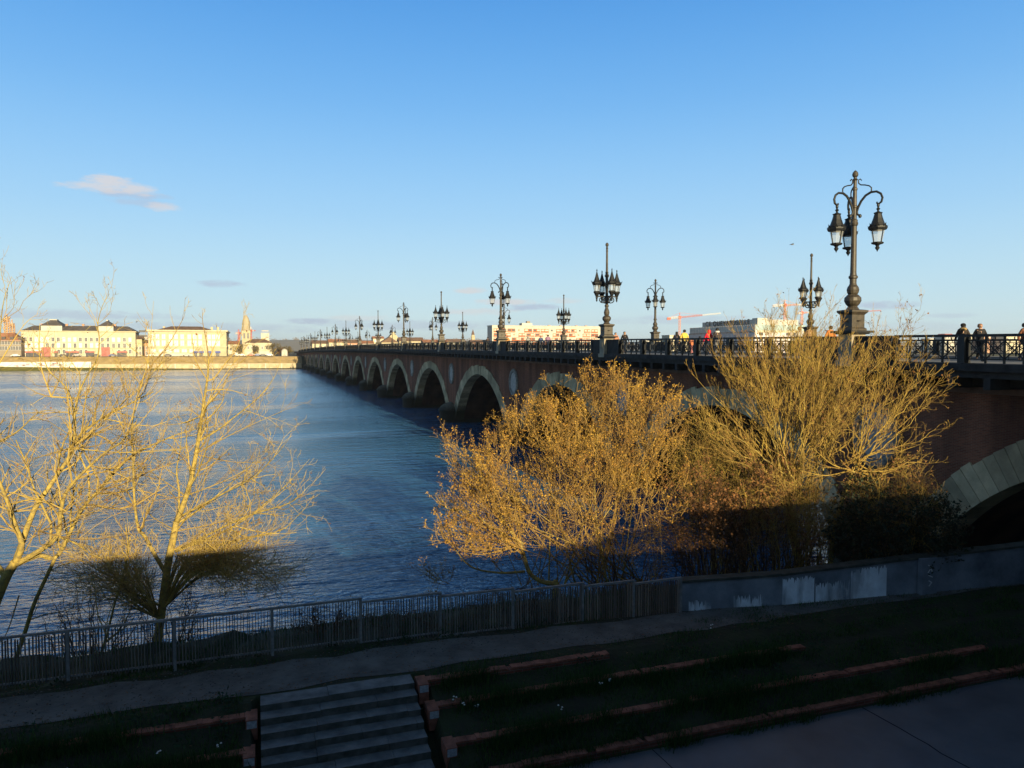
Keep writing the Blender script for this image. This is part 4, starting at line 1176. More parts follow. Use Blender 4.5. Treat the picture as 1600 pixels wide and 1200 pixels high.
# --- leaning bare tree right of it
T = Tree(505, up=.05, dens=(3.2, 4.2, 4.6, 0), ratio=(.40, .45, .5), leaf=.4, leafsize=.06, spread=(20, 50), jit=.15, minr=.005, sides=(6, 5, 3, 3))
L_ = T.limb; Y = 25.4
L_(pl(T, [(1296, 905), (1302, 840), (1318, 775), (1334, 735)], Y, Y), .09, .07, lev=0, dens=.6)
ends_ = [(1330, 620), (1352, 560), (1385, 545), (1408, 530), (1432, 520), (1450, 545), (1470, 580), (1462, 560), (1478, 650), (1455, 615), (1420, 600), (1440, 690), (1390, 650), (1425, 470), (1340, 680)]
ends_ = [(x, y + 10) for x, y in ends_] + [(1290, 640), (1310, 600), (1265, 680), (1400, 700), (1450, 720), (1415, 730)]
for q in ends_:
    b0 = (1330 + T.r.uniform(-8, 14), 730 + T.r.uniform(-20, 14)); y1 = Y + T.r.uniform(-2.0, 1.4)
    m1 = (b0[0] + (q[0]-b0[0])*.4, b0[1] + (q[1]-b0[1])*.36 + T.r.uniform(-4, 14))
    m2 = (b0[0] + (q[0]-b0[0])*.72, b0[1] + (q[1]-b0[1])*.68 + T.r.uniform(-4, 8))
    L_(pl(T, [b0, m1, m2, q], Y, y1), T.r.uniform(.014, .03), .004, lev=0, child=(.2, .95), wob=.03)
for q in ((1250, 735), (1270, 700), (1400, 745), (1440, 720), (1385, 730), (1300, 690), (1230, 700)):
    L_(pl(T, [(1330, 735), ((1330+q[0])/2, (735+q[1])/2+8), q], Y, Y + T.r.uniform(-1.5, .8)), .03, .006, lev=0)
T.root(at_depth(1296, 905, Y), 0.09)
T.finish("bare_tree", "bare tree leaning right with yellow branches against the dark brick of the bridge", "tree", at_depth(1296, 905, Y), BARK, TWIGG, LRUST)
nE = T.nt
# --- brushwood and brambles at the foot
def clump(seed, name, label, cat, boxes, Y, n, leafm, twigm, leafsize, leaf=1.6, up=.05, bz=1.0):
    T = Tree(seed, up=up, dens=(2, 3.2, 4.2, 0), ratio=(.35, .4, .5), leaf=leaf, leafsize=leafsize, spread=(25, 70), jit=.28, minr=.0045, sides=(5, 4, 3, 3))
    r = T.r; first = None
    for _ in range(n):
        x0, x1, yt, yb = r.choice(boxes)
        qx = r.uniform(x0, x1); ctr = (x0+x1)/2; k = 1 - abs(qx-ctr)/((x1-x0)/2+1)
        qy = yb + (yt-yb)*(r.random()**.7)*(.45+.55*k**.6)
        q = at_depth(qx, qy, Y + r.uniform(-1.6, 1.6))
        b0 = at_depth(ctr + (qx-ctr)*.55, yb, Y + r.uniform(-.8, .8))
        b0.z = gz(min(33, loc(b0).y)) - .1
        if first is None: first = b0.copy()
        mid = b0.lerp(q, .5) + Vector((r.gauss(0, .15), r.gauss(0, .15), .25))
        T.limb([b0, mid, q], r.uniform(.012, .026), .005, lev=1, child=(.3, 1), wob=.03)
    return T.finish(name, label, cat, first, twigm, twigm, leafm)
clump(606, "bramble", "rusty brown bramble with a few orange leaves between the golden bush and the willow", "shrub", [(1030, 1170, 700, 900), (1100, 1292, 705, 905)], 25.6, 100, LRUST, TWIGB, .075, 2.2)
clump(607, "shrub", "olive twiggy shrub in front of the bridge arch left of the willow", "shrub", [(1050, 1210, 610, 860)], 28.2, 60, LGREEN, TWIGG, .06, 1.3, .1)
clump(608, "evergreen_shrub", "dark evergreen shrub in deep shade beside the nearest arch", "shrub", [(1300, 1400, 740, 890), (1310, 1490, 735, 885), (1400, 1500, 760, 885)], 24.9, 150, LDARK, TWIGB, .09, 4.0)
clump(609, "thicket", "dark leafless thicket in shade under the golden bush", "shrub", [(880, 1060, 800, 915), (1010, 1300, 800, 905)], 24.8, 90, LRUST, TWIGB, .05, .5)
clump(615, "twiggy_shrub", "low tangle of yellow twigs round the foot of the willow rods", "shrub", [(1150, 1300, 690, 830), (1180, 1330, 700, 820)], 25.7, 60, LRUST, TWIGG, .06, .5, .08)
clump(616, "twiggy_shrub", "straggling yellow and rust twigs low against the dark brick, right of the leaning tree", "shrub", [(1320, 1470, 700, 830)], 25.2, 46, LRUST, TWIGG, .07, .9, .06)
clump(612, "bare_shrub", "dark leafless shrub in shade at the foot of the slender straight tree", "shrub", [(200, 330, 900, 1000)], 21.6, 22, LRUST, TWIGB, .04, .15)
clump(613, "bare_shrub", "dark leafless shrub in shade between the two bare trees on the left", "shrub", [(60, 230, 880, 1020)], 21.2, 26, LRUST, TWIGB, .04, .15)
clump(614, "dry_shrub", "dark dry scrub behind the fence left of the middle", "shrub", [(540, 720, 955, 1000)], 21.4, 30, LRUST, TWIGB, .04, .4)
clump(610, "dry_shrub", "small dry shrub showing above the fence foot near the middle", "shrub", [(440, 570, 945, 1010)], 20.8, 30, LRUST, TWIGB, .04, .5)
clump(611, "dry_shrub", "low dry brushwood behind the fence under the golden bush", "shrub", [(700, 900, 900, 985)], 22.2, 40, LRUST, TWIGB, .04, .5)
0 and print("twigs", nA, nB, nC, nD, nE)
ALB = .85
# ------------------------------------------------------------------ far bank
def plaster(name, c, var=.14): return mat(name, c, .85, var, .35, 0)
CREAM = plaster("cream_limestone", (.56, .50, .36)); CREAM2 = plaster("golden_limestone", (.52, .45, .30)); WHITER = plaster("white_render", (.56, .53, .47))
SLATE = mat("dark_slate", (.095, .085, .082), .7, .3, .5); TILE = mat("clay_roof_tiles", (.30, .14, .08), .9, .35, .4); TILED = mat("brown_roof_tiles", (.16, .10, .07), .9, .3, .4)
WIN = mat("dark_window_glass", (.09, .09, .1), .25, .3, .8, spec=.5); SHUT = mat("white_shutters", (.78, .76, .72), .7, .1, 1)
REDAWN = mat("red_shop_front", (.42, .15, .13), .7, .25, .6); BLUEAWN = mat("blue_awning", (.10, .13, .40), .7, .2, 1); SALMON = plaster("salmon_render", (.52, .30, .20))
GREYST = plaster("grey_stone_front", (.30, .25, .19)); CONCR = plaster("pale_concrete", (.52, .50, .47))

class House:
    """a building in the river frame: base at (u0..u1) x (s..s+dep), with its parts"""
    def __init__(self, name, label, cat, u0, u1, s, dep, z0, z1, wallm, group=None):
        self.u0, self.u1, self.s, self.dep, self.z0, self.z1 = u0, u1, s, dep, z0, z1
        self.base = ((u0+u1)/2, s, z0)
        self.t = frame_thing(name, label, cat, group, self.base)
        m_ = MB(); m_.box(u0, u1, s, s+dep, z0-1, z1); self.part(m_, "wall", wallm)
        self.proto = {}
    def part(self, mb, name, m, parent=None):
        return into(mb, self.base).build(name, m, parent or self.t)
    def cornice(self, m, h=.5, out=.45, z=None, name="cornice"):
        z = self.z1 if z is None else z
        c = MB(); c.box(self.u0-out, self.u1+out, self.s-out, self.s+self.dep+out, z-h*.4, z+h*.6); self.part(c, name, m)
    def hip(self, m, h, inset=None, u0=None, u1=None, z=None, name="roof", out=.3, s=None, dep=None):
        u0 = self.u0 if u0 is None else u0; u1 = self.u1 if u1 is None else u1; z = (self.z1+.3) if z is None else z
        s = self.s if s is None else s; dep = self.dep if dep is None else dep
        ins = inset if inset is not None else dep/2
        u0 -= out; u1 += out; s0 = s-out; s1 = s+dep+out; sm = (s0+s1)/2; k = min(.999, ins/(dep/2+out))
        c = MB()
        a, b_, c_, d = (u0,s0,z), (u1,s0,z), (u1,s1,z), (u0,s1,z)
        w_ = (s1-s0)/2*k
        e, f, g_, h_ = (u0+ins,s0+w_,z+h), (u1-ins,s0+w_,z+h), (u1-ins,s1-w_,z+h), (u0+ins,s1-w_,z+h)
        for q_ in ((a,b_,f,e), (b_,c_,g_,f), (c_,d,h_,g_), (d,a,e,h_), (e,f,g_,h_), (a,d,c_,b_)): c.quad(*q_)
        return self.part(c, name, m)
    def gable(self, m, h, along='u', z=None, name="roof", out=.4):
        z = (self.z1) if z is None else z
        u0, u1, s0, s1 = self.u0-out, self.u1+out, self.s-out, self.s+self.dep+out
        c = MB()
        if along == 'u':
            sm = (s0+s1)/2
            a, b_, c_, d, e, f = (u0,s0,z), (u1,s0,z), (u1,s1,z), (u0,s1,z), (u0,sm,z+h), (u1,sm,z+h)
            c.quad(a, b_, f, e); c.quad(c_, d, e, f); c.tri(b_, c_, f); c.tri(d, a, e)
        else:
            um = (u0+u1)/2
            a, b_, c_, d, e, f = (u0,s0,z), (u1,s0,z), (u1,s1,z), (u0,s1,z), (um,s0,z+h), (um,s1,z+h)
            c.quad(a, e, f, d); c.quad(b_, c_, f, e); c.tri(a, b_, e); c.tri(c_, d, f)
        return self.part(c, name, m)
    def window(self, u, z, w_, h, gm=WIN, fm=SHUT, name="window"):
        key = (round(w_, 2), round(h, 2), gm.name, fm.name)
        if key not in self.proto:
            c = MB(); f = .14
            c.box(-w_/2-f, w_/2+f, -.10, .05, -f, 0, 0); c.box(-w_/2-f, w_/2+f, -.10, .05, h, h+f, 0); c.box(-w_/2-f, -w_/2, -.08, .05, 0, h, 0); c.box(w_/2, w_/2+f, -.08, .05, 0, h, 0)
            c.box(-w_/2, w_/2, -.03, .05, 0, h, 1); c.box(-.05, .05, -.06, -.03, 0, h, 0)
            o = c.build(name, [fm, gm], self.t); self.proto[key] = o
        else:
            o = self.proto[key].copy(); COL.objects.link(o); o.parent = self.t
        o.location = (u-self.base[0], self.s-self.base[1], z-self.base[2])
        return o
    def block(self, u0, u1, z0, z1, m, name, out=.15, dep=.3):
        c = MB(); c.box(u0, u1, self.s-out, self.s-out+dep, z0, z1); return self.part(c, name, m)
    def chimney(self, u, s, z0, z1, m=None, w_=1.2):
        c = MB(); c.box(u-w_/2, u+w_/2, s-.4, s+.4, z0, z1); c.box(u-w_/2-.1, u+w_/2+.1, s-.5, s+.5, z1, z1+.2)
        return self.part(c, "chimney", m or SALMON)
rb = random.Random(77)
def span(px0, px1, s):
    u0, Y0 = u_at(px0, s); u1, Y1 = u_at(px1, s); return u0, u1, (Y0+Y1)/2
GZ = 7.3
# cream range with two pavilions
u0, u1, Y = span(34, 212, 485); zt = z_at(518, Y)
def PU(px, s=485): return u_at(px, s)[0]
h = House("quay_building", "long cream riverside building with two raised pavilions, dark slate roofs and red shop fronts", "building", u0, u1, 485, 14, GZ, zt, CREAM)
h.cornice(CREAM2, .6, .5); h.cornice(CREAM2, .4, .2, z=z_at(544, Y), name="string_course")
h.hip(SLATE, 3.0, 5)
for a, b_ in ((65, 98), (155, 178)):
    c = MB(); c.box(PU(a), PU(b_), 484.6, 499, zt, zt+3.2); h.part(c, "pavilion", WHITER)
    h.hip(SLATE, 3.2, 4.2, PU(a), PU(b_), zt+3.2, "pavilion_roof", .4, 484.6, 14.4)
    c = MB(); c.box(PU(a)+3.2, PU(b_)-3.4, 489, 494, zt+6.2, zt+6.9); h.part(c, "roof_terrace", WHITER)
    for k in (.3, .7):
        h.window(PU(a)+(PU(b_)-PU(a))*k, zt+.5, 2.6, 2.0, plaster("grey_shutter", (.33, .31, .29)))
for px in (63, 102, 128, 178): h.chimney(PU(px), 490, zt, zt+4.2)
for k in range(20):
    px = 40 + k*8.6
    u = PU(px)
    for y, hh in ((530.5, 2.3), (540, 2.6), (549.5, 2.2)):
        if y > 546 and k in (5, 12, 13, 16): continue
        gm = SHUT if (rb.random() < (.75 if k < 4 else .3)) else WIN
        h.window(u, z_at(y, Y)-hh/2, 1.3, hh, gm)
for a, b_ in ((40, 64), (85, 90), (103, 123), (134, 147), (183, 198)):
    h.block(PU(a), PU(b_), GZ, GZ+2.0, WIN, "shop_window", .12); h.block(PU(a)-.2, PU(b_)+.2, GZ+2.05, GZ+3.0, REDAWN, "shop_sign", .5)
for a in (72, 165): h.block(PU(a)-2.2, PU(a)+2.2, GZ, GZ+5.2, REDAWN, "shop_door", .25)
# dark range at the left edge, roofs in ruddy tile
u0, u1, Y = span(-40, 33, 478)
h = House("terraced_building", "brown stone building with ruddy tiled roof at the left edge of the far bank", "building", u0, u1, 478, 12, GZ, z_at(534, Y), GREYST)
h.hip(TILE, 4.6, 4.5)
for k in range(17):
    u = u0 + (u1-u0)*(k+.5)/17
    for z in (GZ+3.6, GZ+6.6): h.window(u, z, 1.0, 2.0, WIN, CONCR)
    if k % 3 == 1:
        c = MB(); c.box(u-.9, u+.9, 478.6, 482, h.z1+.6, h.z1+2.8); h.part(c, "dormer", SLATE)
# small houses between
for px0, px1, s, yt, m_, rf_, lab in ((212, 222, 489, 530, CREAM2, TILED, "narrow golden house with brown roof between the two big riverside buildings"), (221, 232, 500, 536, SALMON, TILED, "low pinkish house tucked left of the big square riverside building")):
    u0, u1, Y = span(px0, px1, s)
    h = House("house", lab, "house", u0, u1, s, 10, GZ, z_at(yt, Y), m_)
    h.gable(rf_, 1.8)
    for k in (.25, .72): h.window(u0+(u1-u0)*k, GZ+3.8, 1.0, 1.8); h.window(u0+(u1-u0)*k, GZ+.6, 1.1, 2.2)
u0, u1, Y = span(217, 231, 640)
h = House("office_block", "pale modern block behind the gap between the riverside buildings", "building", u0, u1, 640, 14, GZ, z_at(523, Y), CONCR)
for k in range(5): h.block(u0+.3, u1-.3, GZ+3+k*3.6, GZ+4.6+k*3.6, WIN, "window_band", .1)
# the big square building
u0, u1, Y = span(232, 354, 490); zt = z_at(517, Y)
def PV(px): return u_at(px, 490)[0]
h = House("station_building", "large square cream building with tall pale windows and blue awnings on the far quay", "building", u0, u1, 490, 46, GZ, zt, CREAM2)
h.cornice(CREAM, .9, .8); h.cornice(CREAM, .4, .25, z=z_at(531, Y), name="string_course"); h.cornice(CREAM, .5, .35, z=z_at(542, Y), name="string_course")
h.hip(TILED, 2.6, 8, u0+4, u1-7)
for px in (254, 282, 306, 330, 340): h.chimney(PV(px), 500, zt, zt+2.6, CREAM2)
for px in (238, 246.5, 256, 267, 275.5, 285, 296, 304.5, 313, 327, 334, 341):
    h.window(PV(px), z_at(530, Y), 1.9, 2.9, SHUT, CREAM); h.window(PV(px), z_at(540.5, Y), 2.1, 3.3, SHUT, CREAM)
for px in (240, 252, 264, 276, 288, 300): h.window(PV(px), GZ+2.2, 2.8, 1.9, SHUT, CREAM)
h.block(PV(262), PV(302), GZ+4.2, GZ+5.0, CREAM, "sign_band", .3)
for px in (305, 314, 327, 340): h.block(PV(px)-1.3, PV(px)+1.6, GZ+1.9, GZ+3.0, BLUEAWN, "awning", .9, 1.0); h.block(PV(px)-1.0, PV(px)+1.0, GZ, GZ+1.9, WIN, "doorway", .12)
h.block(PV(243), PV(300), GZ+.1, GZ+1.6, plaster("pale_shopfront", (.6, .55, .5)), "shop_front", .14)
# church tower with its stone cap
u0, u1, Y = span(378.5, 391.5, 640); zb = z_at(540, Y)
t = frame_thing("church_tower", "golden stone church tower with belfry openings and a rounded spire", "tower", None, ((u0+u1)/2, 640, GZ))
cu = (u0+u1)/2; hw = (u1-u0)/2; cs = 640+hw; b3 = (cu, 640, GZ)
m_ = MB(); m_.box(cu-hw, cu+hw, 640, 640+2*hw, GZ-1, z_at(517, Y)); m_.box(cu-hw-.4, cu+hw+.4, 639.6, 640.4+2*hw, z_at(531, Y), z_at(530, Y))
into(m_, b3).build("wall", CREAM2, t)
m_ = MB(); zz = z_at(517, Y)
m_.lathe([(hw*1.15, 0), (hw*1.15, .8), (hw*.98, 1.0), (hw*.94, 5.2), (hw*1.0, 5.4), (hw*1.0, 6.0), (hw*.92, 6.2), (hw*.82, 8.6), (hw*.62, 10.6), (hw*.34, 12.0), (.3, 12.8), (.15, 13.8), (.05, 14.6)], 12, (cu, cs, zz))
into(m_, b3).build("spire", plaster("spire_stone", (.44, .38, .27)), t)
for k in (-.45, .45):
    m_ = MB(); x = cu+k*hw; m_.box(x-.75, x+.75, 639.9, 640.1, z_at(529, Y), z_at(520.5, Y)); into(m_, b3).build("belfry_opening", WIN, t)
# houses right of it and tower block behind
u0, u1, Y = span(383, 425, 520)
h = House("villa", "long low cream house under a brown roof below the church tower", "house", u0, u1, 520, 12, GZ, z_at(536, Y), CREAM)
h.hip(TILED, 2.4, 5)
for px in (388, 394, 400, 410, 417, 422): h.window(u_at(px, 520)[0], GZ+4.2, 1.1, 1.8)
h.block(u_at(386, 520)[0], u_at(397, 520)[0], GZ, GZ+2.8, WHITER, "shop_front"); h.block(u_at(405, 520)[0], u_at(423, 520)[0], GZ, GZ+2.8, WHITER, "shop_front")
u0, u1, Y = span(401, 422, 600)
h = House("house", "cream gabled house rising behind the long low villa", "house", u0, u1, 600, 14, GZ, z_at(534, Y), CREAM); h.gable(CREAM2, 3.2, 's')
u0, u1, Y = span(356, 374, 515)
h = House("house", "small pale house beside the large square riverside building", "house", u0, u1, 515, 10, GZ, z_at(538, Y), CREAM); h.gable(TILE, 2.2)
for k in (.25, .7): h.window(u0+(u1-u0)*k, GZ+3.4, 1.1, 1.7); h.window(u0+(u1-u0)*k, GZ+.4, 1.2, 2.2, SHUT)
u0, u1, Y = span(408, 421, 1250)
h = House("tower_block", "white high rise block on the hill behind the church tower", "building", u0, u1, 1250, 14, 14, z_at(520, Y), WHITER)
for k in range(7): h.block(u0+1, u1-1, 16+k*4.2, 17.6+k*4.2, CONCR, "window_band", .1)
u0, u1, Y = span(440, 449, 482)
h = House("kiosk", "tiny white pavilion with domed roof where the bridge meets the far bank", "kiosk", u0, u1, 482, 3, GZ, GZ+2.6, WHITER)
c = MB(); c.lathe([(1.9, 0), (1.8, .6), (1.3, 1.3), (.6, 1.7), (.05, 1.9)], 10, ((u0+u1)/2, 483.5, GZ+2.6)); h.part(c, "roof", WHITER)
# roofs beyond the bridge
labs = []
def row(px0, px1, s, yt, m_, rm, rh, along, lab, win=True, group=None):
    u0, u1, Y = span(px0, px1, s)
    h = House("house", lab, "house", u0, u1, s, max(9, (u1-u0)*.5), 7.3, z_at(yt, Y), m_, group)
    h.gable(rm, rh, along)
    if win:
        k = u0+2
        while k < u1-1:
            h.window(k, z_at(yt, Y)-2.9, 1.1, 1.7, rb.choice([WIN, SHUT])); k += 3.4
    return h
row(488, 512, 560, 537, CREAM, TILED, 2.5, 'u', "long low golden house behind the far end of the bridge, farthest left")
row(514, 540, 590, 535, CREAM2, TILE, 2.6, 'u', "golden house with clay roof behind the bridge, between two distant lamps")
row(538, 566, 620, 536, SALMON, TILED, 3, 'u', "pinkish house behind the bridge left of the pale gables")
row(566, 584, 560, 537, WHITER, TILE, 2.2, 'u', "white house with clay roof low behind the bridge parapet")
row(583, 600, 640, 529, CREAM, TILE, 2.0, 'u', "tall cream house left of the big golden gable")
row(596, 622, 600, 535, CREAM2, TILED, 4.5, 's', "golden house with pointed gable turned to the river")
row(606, 624, 680, 531, CREAM, CREAM2, 7.5, 's', "large golden gable end standing above the other roofs", False)
row(624, 662, 650, 533, CREAM2, TILED, 3.4, 'u', "long golden house with brown roof right of the big gable")
row(662, 700, 610, 535, CREAM, TILE, 2.4, 'u', "wide cream house with clay roof behind the middle lamps")
row(700, 728, 660, 534, CREAM2, TILED, 2.6, 'u', "golden house with brown roof left of the small golden turret")
row(736, 764, 640, 535, SALMON, TILED, 2.4, 'u', "pinkish house just left of the balcony apartment block")
u0, u1, Y = span(736, 742, 760)
t = frame_thing("church_turret", "small golden turret with pointed top between the lamps and the apartment block", "tower", None, ((u0+u1)/2, 760, 8))
m_ = MB(); m_.lathe([(2.2, -1), (2.2, z_at(527, Y)-8), (2.5, z_at(527, Y)-7.6), (1.9, z_at(525, Y)-8), (1.5, z_at(523, Y)-8)], 8); m_.build("shaft", CREAM2, t)
m_ = MB(); m_.lathe([(1.9, 0), (1.0, 3), (.1, 5.6)], 8, (0, 0, z_at(523, Y)-8)); m_.build("roof", TILED, t)
# apartment block with salmon balconies
u0, u1, Y = span(769, 940, 620); zt = z_at(509.5, Y)
def PA(px): return u_at(px, 620)[0]
h = House("apartment_block", "long white apartment block with orange balconies behind the bridge", "building", u0, u1, 620, 14, GZ, zt, WHITER)
h.cornice(WHITER, .5, .3)
ORNG = plaster("orange_balcony_recess", (.50, .15, .05))
for r_, (ya, yb) in enumerate(((514, 519.2), (521, 526), (527.8, 532.8), (534.5, 539))):
    z1, z0 = z_at(ya, Y), z_at(yb, Y); x = u0+1.4; k = 0
    while x < u1-5:
        wd_ = rb.choice((5.2, 6.2, 7.2))
        if (k + r_) % 4 != 3:
            h.block(x, x+wd_, z0, z1, ORNG, "balcony", .1, .2)
            for q_ in range(2): h.block(x+.5+q_*wd_/2, x+wd_/2-.3+q_*wd_/2, z0+.9, z1-.5, rb.choice([WHITER, WHITER, WIN]), "window", .16, .12)
            h.block(x-.1, x+wd_+.1, z0-.1, z0+.55, rb.choice([ORNG, ORNG, SALMON]), "parapet", .9, .25)
        else:
            h.block(x+1.4, x+2.9, z0+.9, z1-.6, rb.choice([WIN, SALMON]), "window", .1, .15)
        x += wd_+1.1; k += 1
c = MB(); c.box(PA(818), PA(834), 624, 631, zt, zt+2.6); h.part(c, "stair_tower", WHITER)
c = MB(); c.box(PA(827), PA(832), 626, 629, zt+2.6, zt+4.4); h.part(c, "lift_housing", GREYST)
for px in (790, 862, 880, 905, 920): c = MB(); c.box(PA(px), PA(px)+2, 628, 630, zt+.3, zt+1.2); h.part(c, "vent", SALMON)
# grey ribbed building with roof lettering, its shaded side towards the bridge
RIBS = plaster("mauve_grey_ribs", (.74, .66, .66)); GRNG = mat("green_grey_glass", (.36, .46, .46), .35, .2, .3, spec=.5)  # rib tone raised to imitate haze over the shaded side
b0 = wor(0, 0, 0)
us_ = 306.0; sN = 500.0
def py_side(px):      # s on the plane u = us_ seen at px
    d = ray(px, 540); k = d.x/d.y
    # X = BX + CA*u - SA*s ; Y = SA*u + CA*s
    return (BX + CA*us_ - k*SA*us_) / (k*CA + SA)
sA, sB = py_side(1180), py_side(1076); YA = SA*us_ + CA*sA
zm = z_at(517, YA); zg = z_at(507, YA); zr = z_at(498.5, YA)
base = (us_+22, sA, GZ)
t = frame_thing("office_building", "grey ribbed office building with a green glass storey and lettering along its roof", "building", None, base)
m_ = MB(); m_.box(us_, us_+44, sA, sB, GZ-1, zm); into(m_, base).build("wall", RIBS, t)
m_ = MB(); m_.box(us_+.5, us_+43.5, sA+.5, sB-.5, zm, zg); into(m_, base).build("glass_storey", GRNG, t)
m_ = MB(); m_.box(us_+3, us_+40, sA+4, py_side(1092), zg, zr); into(m_, base).build("roof_storey", CONCR, t)
m_ = MB(); m_.box(us_+3.2, us_+12, sA+2, sA+8, zg, zr+.9); into(m_, base).build("lift_housing", WHITER, t)
k = sA+.4
while k < sB:
    m_ = MB(); m_.box(us_-.25, us_, k, k+.35, GZ, zm-.3); into(m_, base).build("rib", plaster("pale_rib", (.72, .66, .66)), t); k += 1.7
for z in (GZ+4, GZ+8, GZ+12, GZ+16, GZ+20):
    if z < zm-1: m_ = MB(); m_.box(us_-.12, us_-.0, sA, sB, z, z+1.1); into(m_, base).build("window_band", WIN, t)
k = sA+.8
while k < sB-1:
    m_ = MB(); m_.box(us_+.3, us_+.5, k, k+.25, zm, zg); into(m_, base).build("mullion", RIBS, t); k += 2.2
for q_ in range(7):
    for z in (GZ+2, GZ+6, GZ+10, GZ+14):
        m_ = MB(); m_.box(us_+3+q_*5.8, us_+6.6+q_*5.8, sA-.12, sA+.1, z, z+2.2); into(m_, base).build("window", rb.choice([SHUT, WIN, WHITER]), t)
m_ = MB(); m_.box(us_+2, us_+43, sA-.3, sA, zm-1, zm+.4); into(m_, base).build("cornice", CREAM, t)
# lettering on the roof storey
cu_ = bpy.data.curves.new("roof_lettering", 'FONT'); cu_.body = "CE QUEVAPUSELLE"; cu_.size = 5.4; cu_.extrude = .15; cu_.align_x = 'CENTER'; cu_.space_character = 1.25
lt = bpy.data.objects.new("roof_lettering", cu_); COL.objects.link(lt); lt.parent = t
cu_.materials.append(mat("dark_letters", (.04, .04, .045), .7, .1, 2))
sL = (py_side(1104) + py_side(1158))/2
DG = bpy.context.evaluated_depsgraph_get(); DG.update()
lm_ = bpy.data.meshes.new_from_object(lt.evaluated_get(DG)); bpy.data.objects.remove(lt); lm_.name = "roof_lettering"
lt = bpy.data.objects.new("roof_lettering", lm_); COL.objects.link(lt); lt.parent = t
if not lm_.materials: lm_.materials.append(MATS["dark_letters"])
lt.location = (us_+3-.35-base[0], sL-base[1], zg+.6-base[2]); lt.rotation_euler = (PI/2, 0, -PI/2)
# pale buildings right of it
for i_, (px0, px1, s, yt, m_, lab) in enumerate(((1200, 1252, 560, 519, WHITER, "low white building right of the grey ribbed office building"), (1046, 1078, 620, 524, CREAM, "small yellow cream building under the red and white crane"), (1006, 1044, 1000, 531, CONCR, "hazy grey white housing far behind the bridge lamps"),
        (1452, 1462, 800, 529, WHITER, "tiny white block on the wooded skyline right of the tallest lamp"), (1476, 1492, 700, 525, WHITER, "white shed with a bright red roof on the skyline"), (1512, 1532, 760, 522, CREAM, "cream block between the two walkers on the skyline"), (1534, 1572, 720, 524, SALMON, "pinkish apartment row on the skyline at the right"), (1572, 1600, 700, 522, CREAM, "golden long building at the right edge of the skyline"))):
    u0, u1, Y = span(px0, px1, s)
    h = House("building", lab, "building", u0, u1, s, 14, 7.3, z_at(yt, Y), m_)
    if i_ == 4: h.hip(REDAWN, 2.6, 3)
    else: h.cornice(CONCR, .5, .3)
    k = u0+1.5
    while k < u1-1:
        h.window(k, z_at(yt, Y)-3.4, 1.6, 1.9, rb.choice([WIN, SHUT])); h.window(k, z_at(yt, Y)-7, 1.6, 1.9, rb.choice([WIN, SHUT])); k += 4
# cranes
CRED = mat("crane_red", (.55, .15, .11), .6, .15, 1); CWHT = mat("crane_white", (.75, .72, .68), .6, .1, 1); CORG = mat("crane_orange", (.66, .42, .24), .6, .15, 1); CPNK = mat("crane_pink_red", (.66, .33, .27), .6, .15, 1)  # colours lightened so that haze is part of the paint
def lattice(mb, a, b_, w_, n):
    a = Vector(a); b_ = Vector(b_); t = (b_-a).normalized(); x = t.cross(Vector((0, .3, 1)) if abs(t.z) < .9 else Vector((1, 0, 0))).normalized()*w_/2; y = x.normalized().cross(t)*w_/2
    cs_ = [x+y, x-y, -x-y, -x+y]
    th = w_*.2
    for c_ in cs_: mb.bar(a+c_, b_+c_, th)
    for i in range(n):
        p, q_ = a.lerp(b_, i/n), a.lerp(b_, (i+1)/n)
        for j in range(4):
            mb.bar(p+cs_[j], q_+cs_[(j+1) % 4], th*.7)
def crane(label, px, ytop, Y, pxl, yl, pxr, yr, mastm, jibm, tipm, cw=True, wm_=1.6):
    top = at_depth(px, ytop, Y); b0 = Vector((top.x, top.y, 8)); t = thing("tower_crane", label, "crane", None, b0)
    off = lambda mb: (mb.warp(lambda x, y, z: (x-b0.x, y-b0.y, z-b0.z)), mb)[1]
    m_ = MB(); lattice(m_, b0, top, wm_, 14); off(m_).build("mast", mastm, t)
    m_ = MB(); c = top; m_.box(c.x-1.4, c.x+1.4, c.y-1.4, c.y+1.4, c.z-1.2, c.z+1.6); off(m_).build("cab", CRED if jibm != CORG else CORG, t)
    R_ = at_depth(pxr, yr, Y+ (6 if pxr > px else -6)); L2 = at_depth(pxl, yl, Y-4)
    m_ = MB(); mid = top.lerp(R_, .55); lattice(m_, top, mid, 1.1, 10); off(m_).build("jib", jibm, t)
    m_ = MB(); lattice(m_, mid, R_, .9, 9); off(m_).build("jib_tip", tipm, t)
    m_ = MB(); lattice(m_, top, L2, 1.5, 5); off(m_).build("counter_jib", tipm, t)
    if cw: m_ = MB(); m_.box(L2.x-2, L2.x+2, L2.y-1, L2.y+1, L2.z-2, L2.z+.6); off(m_).build("counterweight", CRED, t)
    m_ = MB(); apex = top + Vector((0, 0, 5)); m_.bar(top, apex, .6); m_.bar(apex, mid, .2); m_.bar(apex, L2, .2); off(m_).build("apex", jibm, t)
crane("red and white tower crane with a long pale jib right of a three lantern lamp", 1062, 496, 800, 1045, 497, 1126, 489.5, CPNK, CRED, CWHT)
crane("pink red tower crane rising behind the willow tips, its jib level", 1226.5, 477, 700, 1207, 478, 1262, 475.5, CPNK, CPNK, CWHT, False)
crane("shorter pink red crane mast just left of the four lantern lamp by the willow", 1253, 489, 760, 1246, 490, 1268, 488, CPNK, CPNK, CWHT, False)
crane("distant red and white crane half hidden behind the tallest lamp", 1330, 488, 900, 1318, 488, 1376, 485, CPNK, CWHT, CRED, False)
crane("small red and white crane left behind the church tower", 373, 521, 900, 368, 521, 380, 522, CRED, CRED, CWHT, False, 1.6)
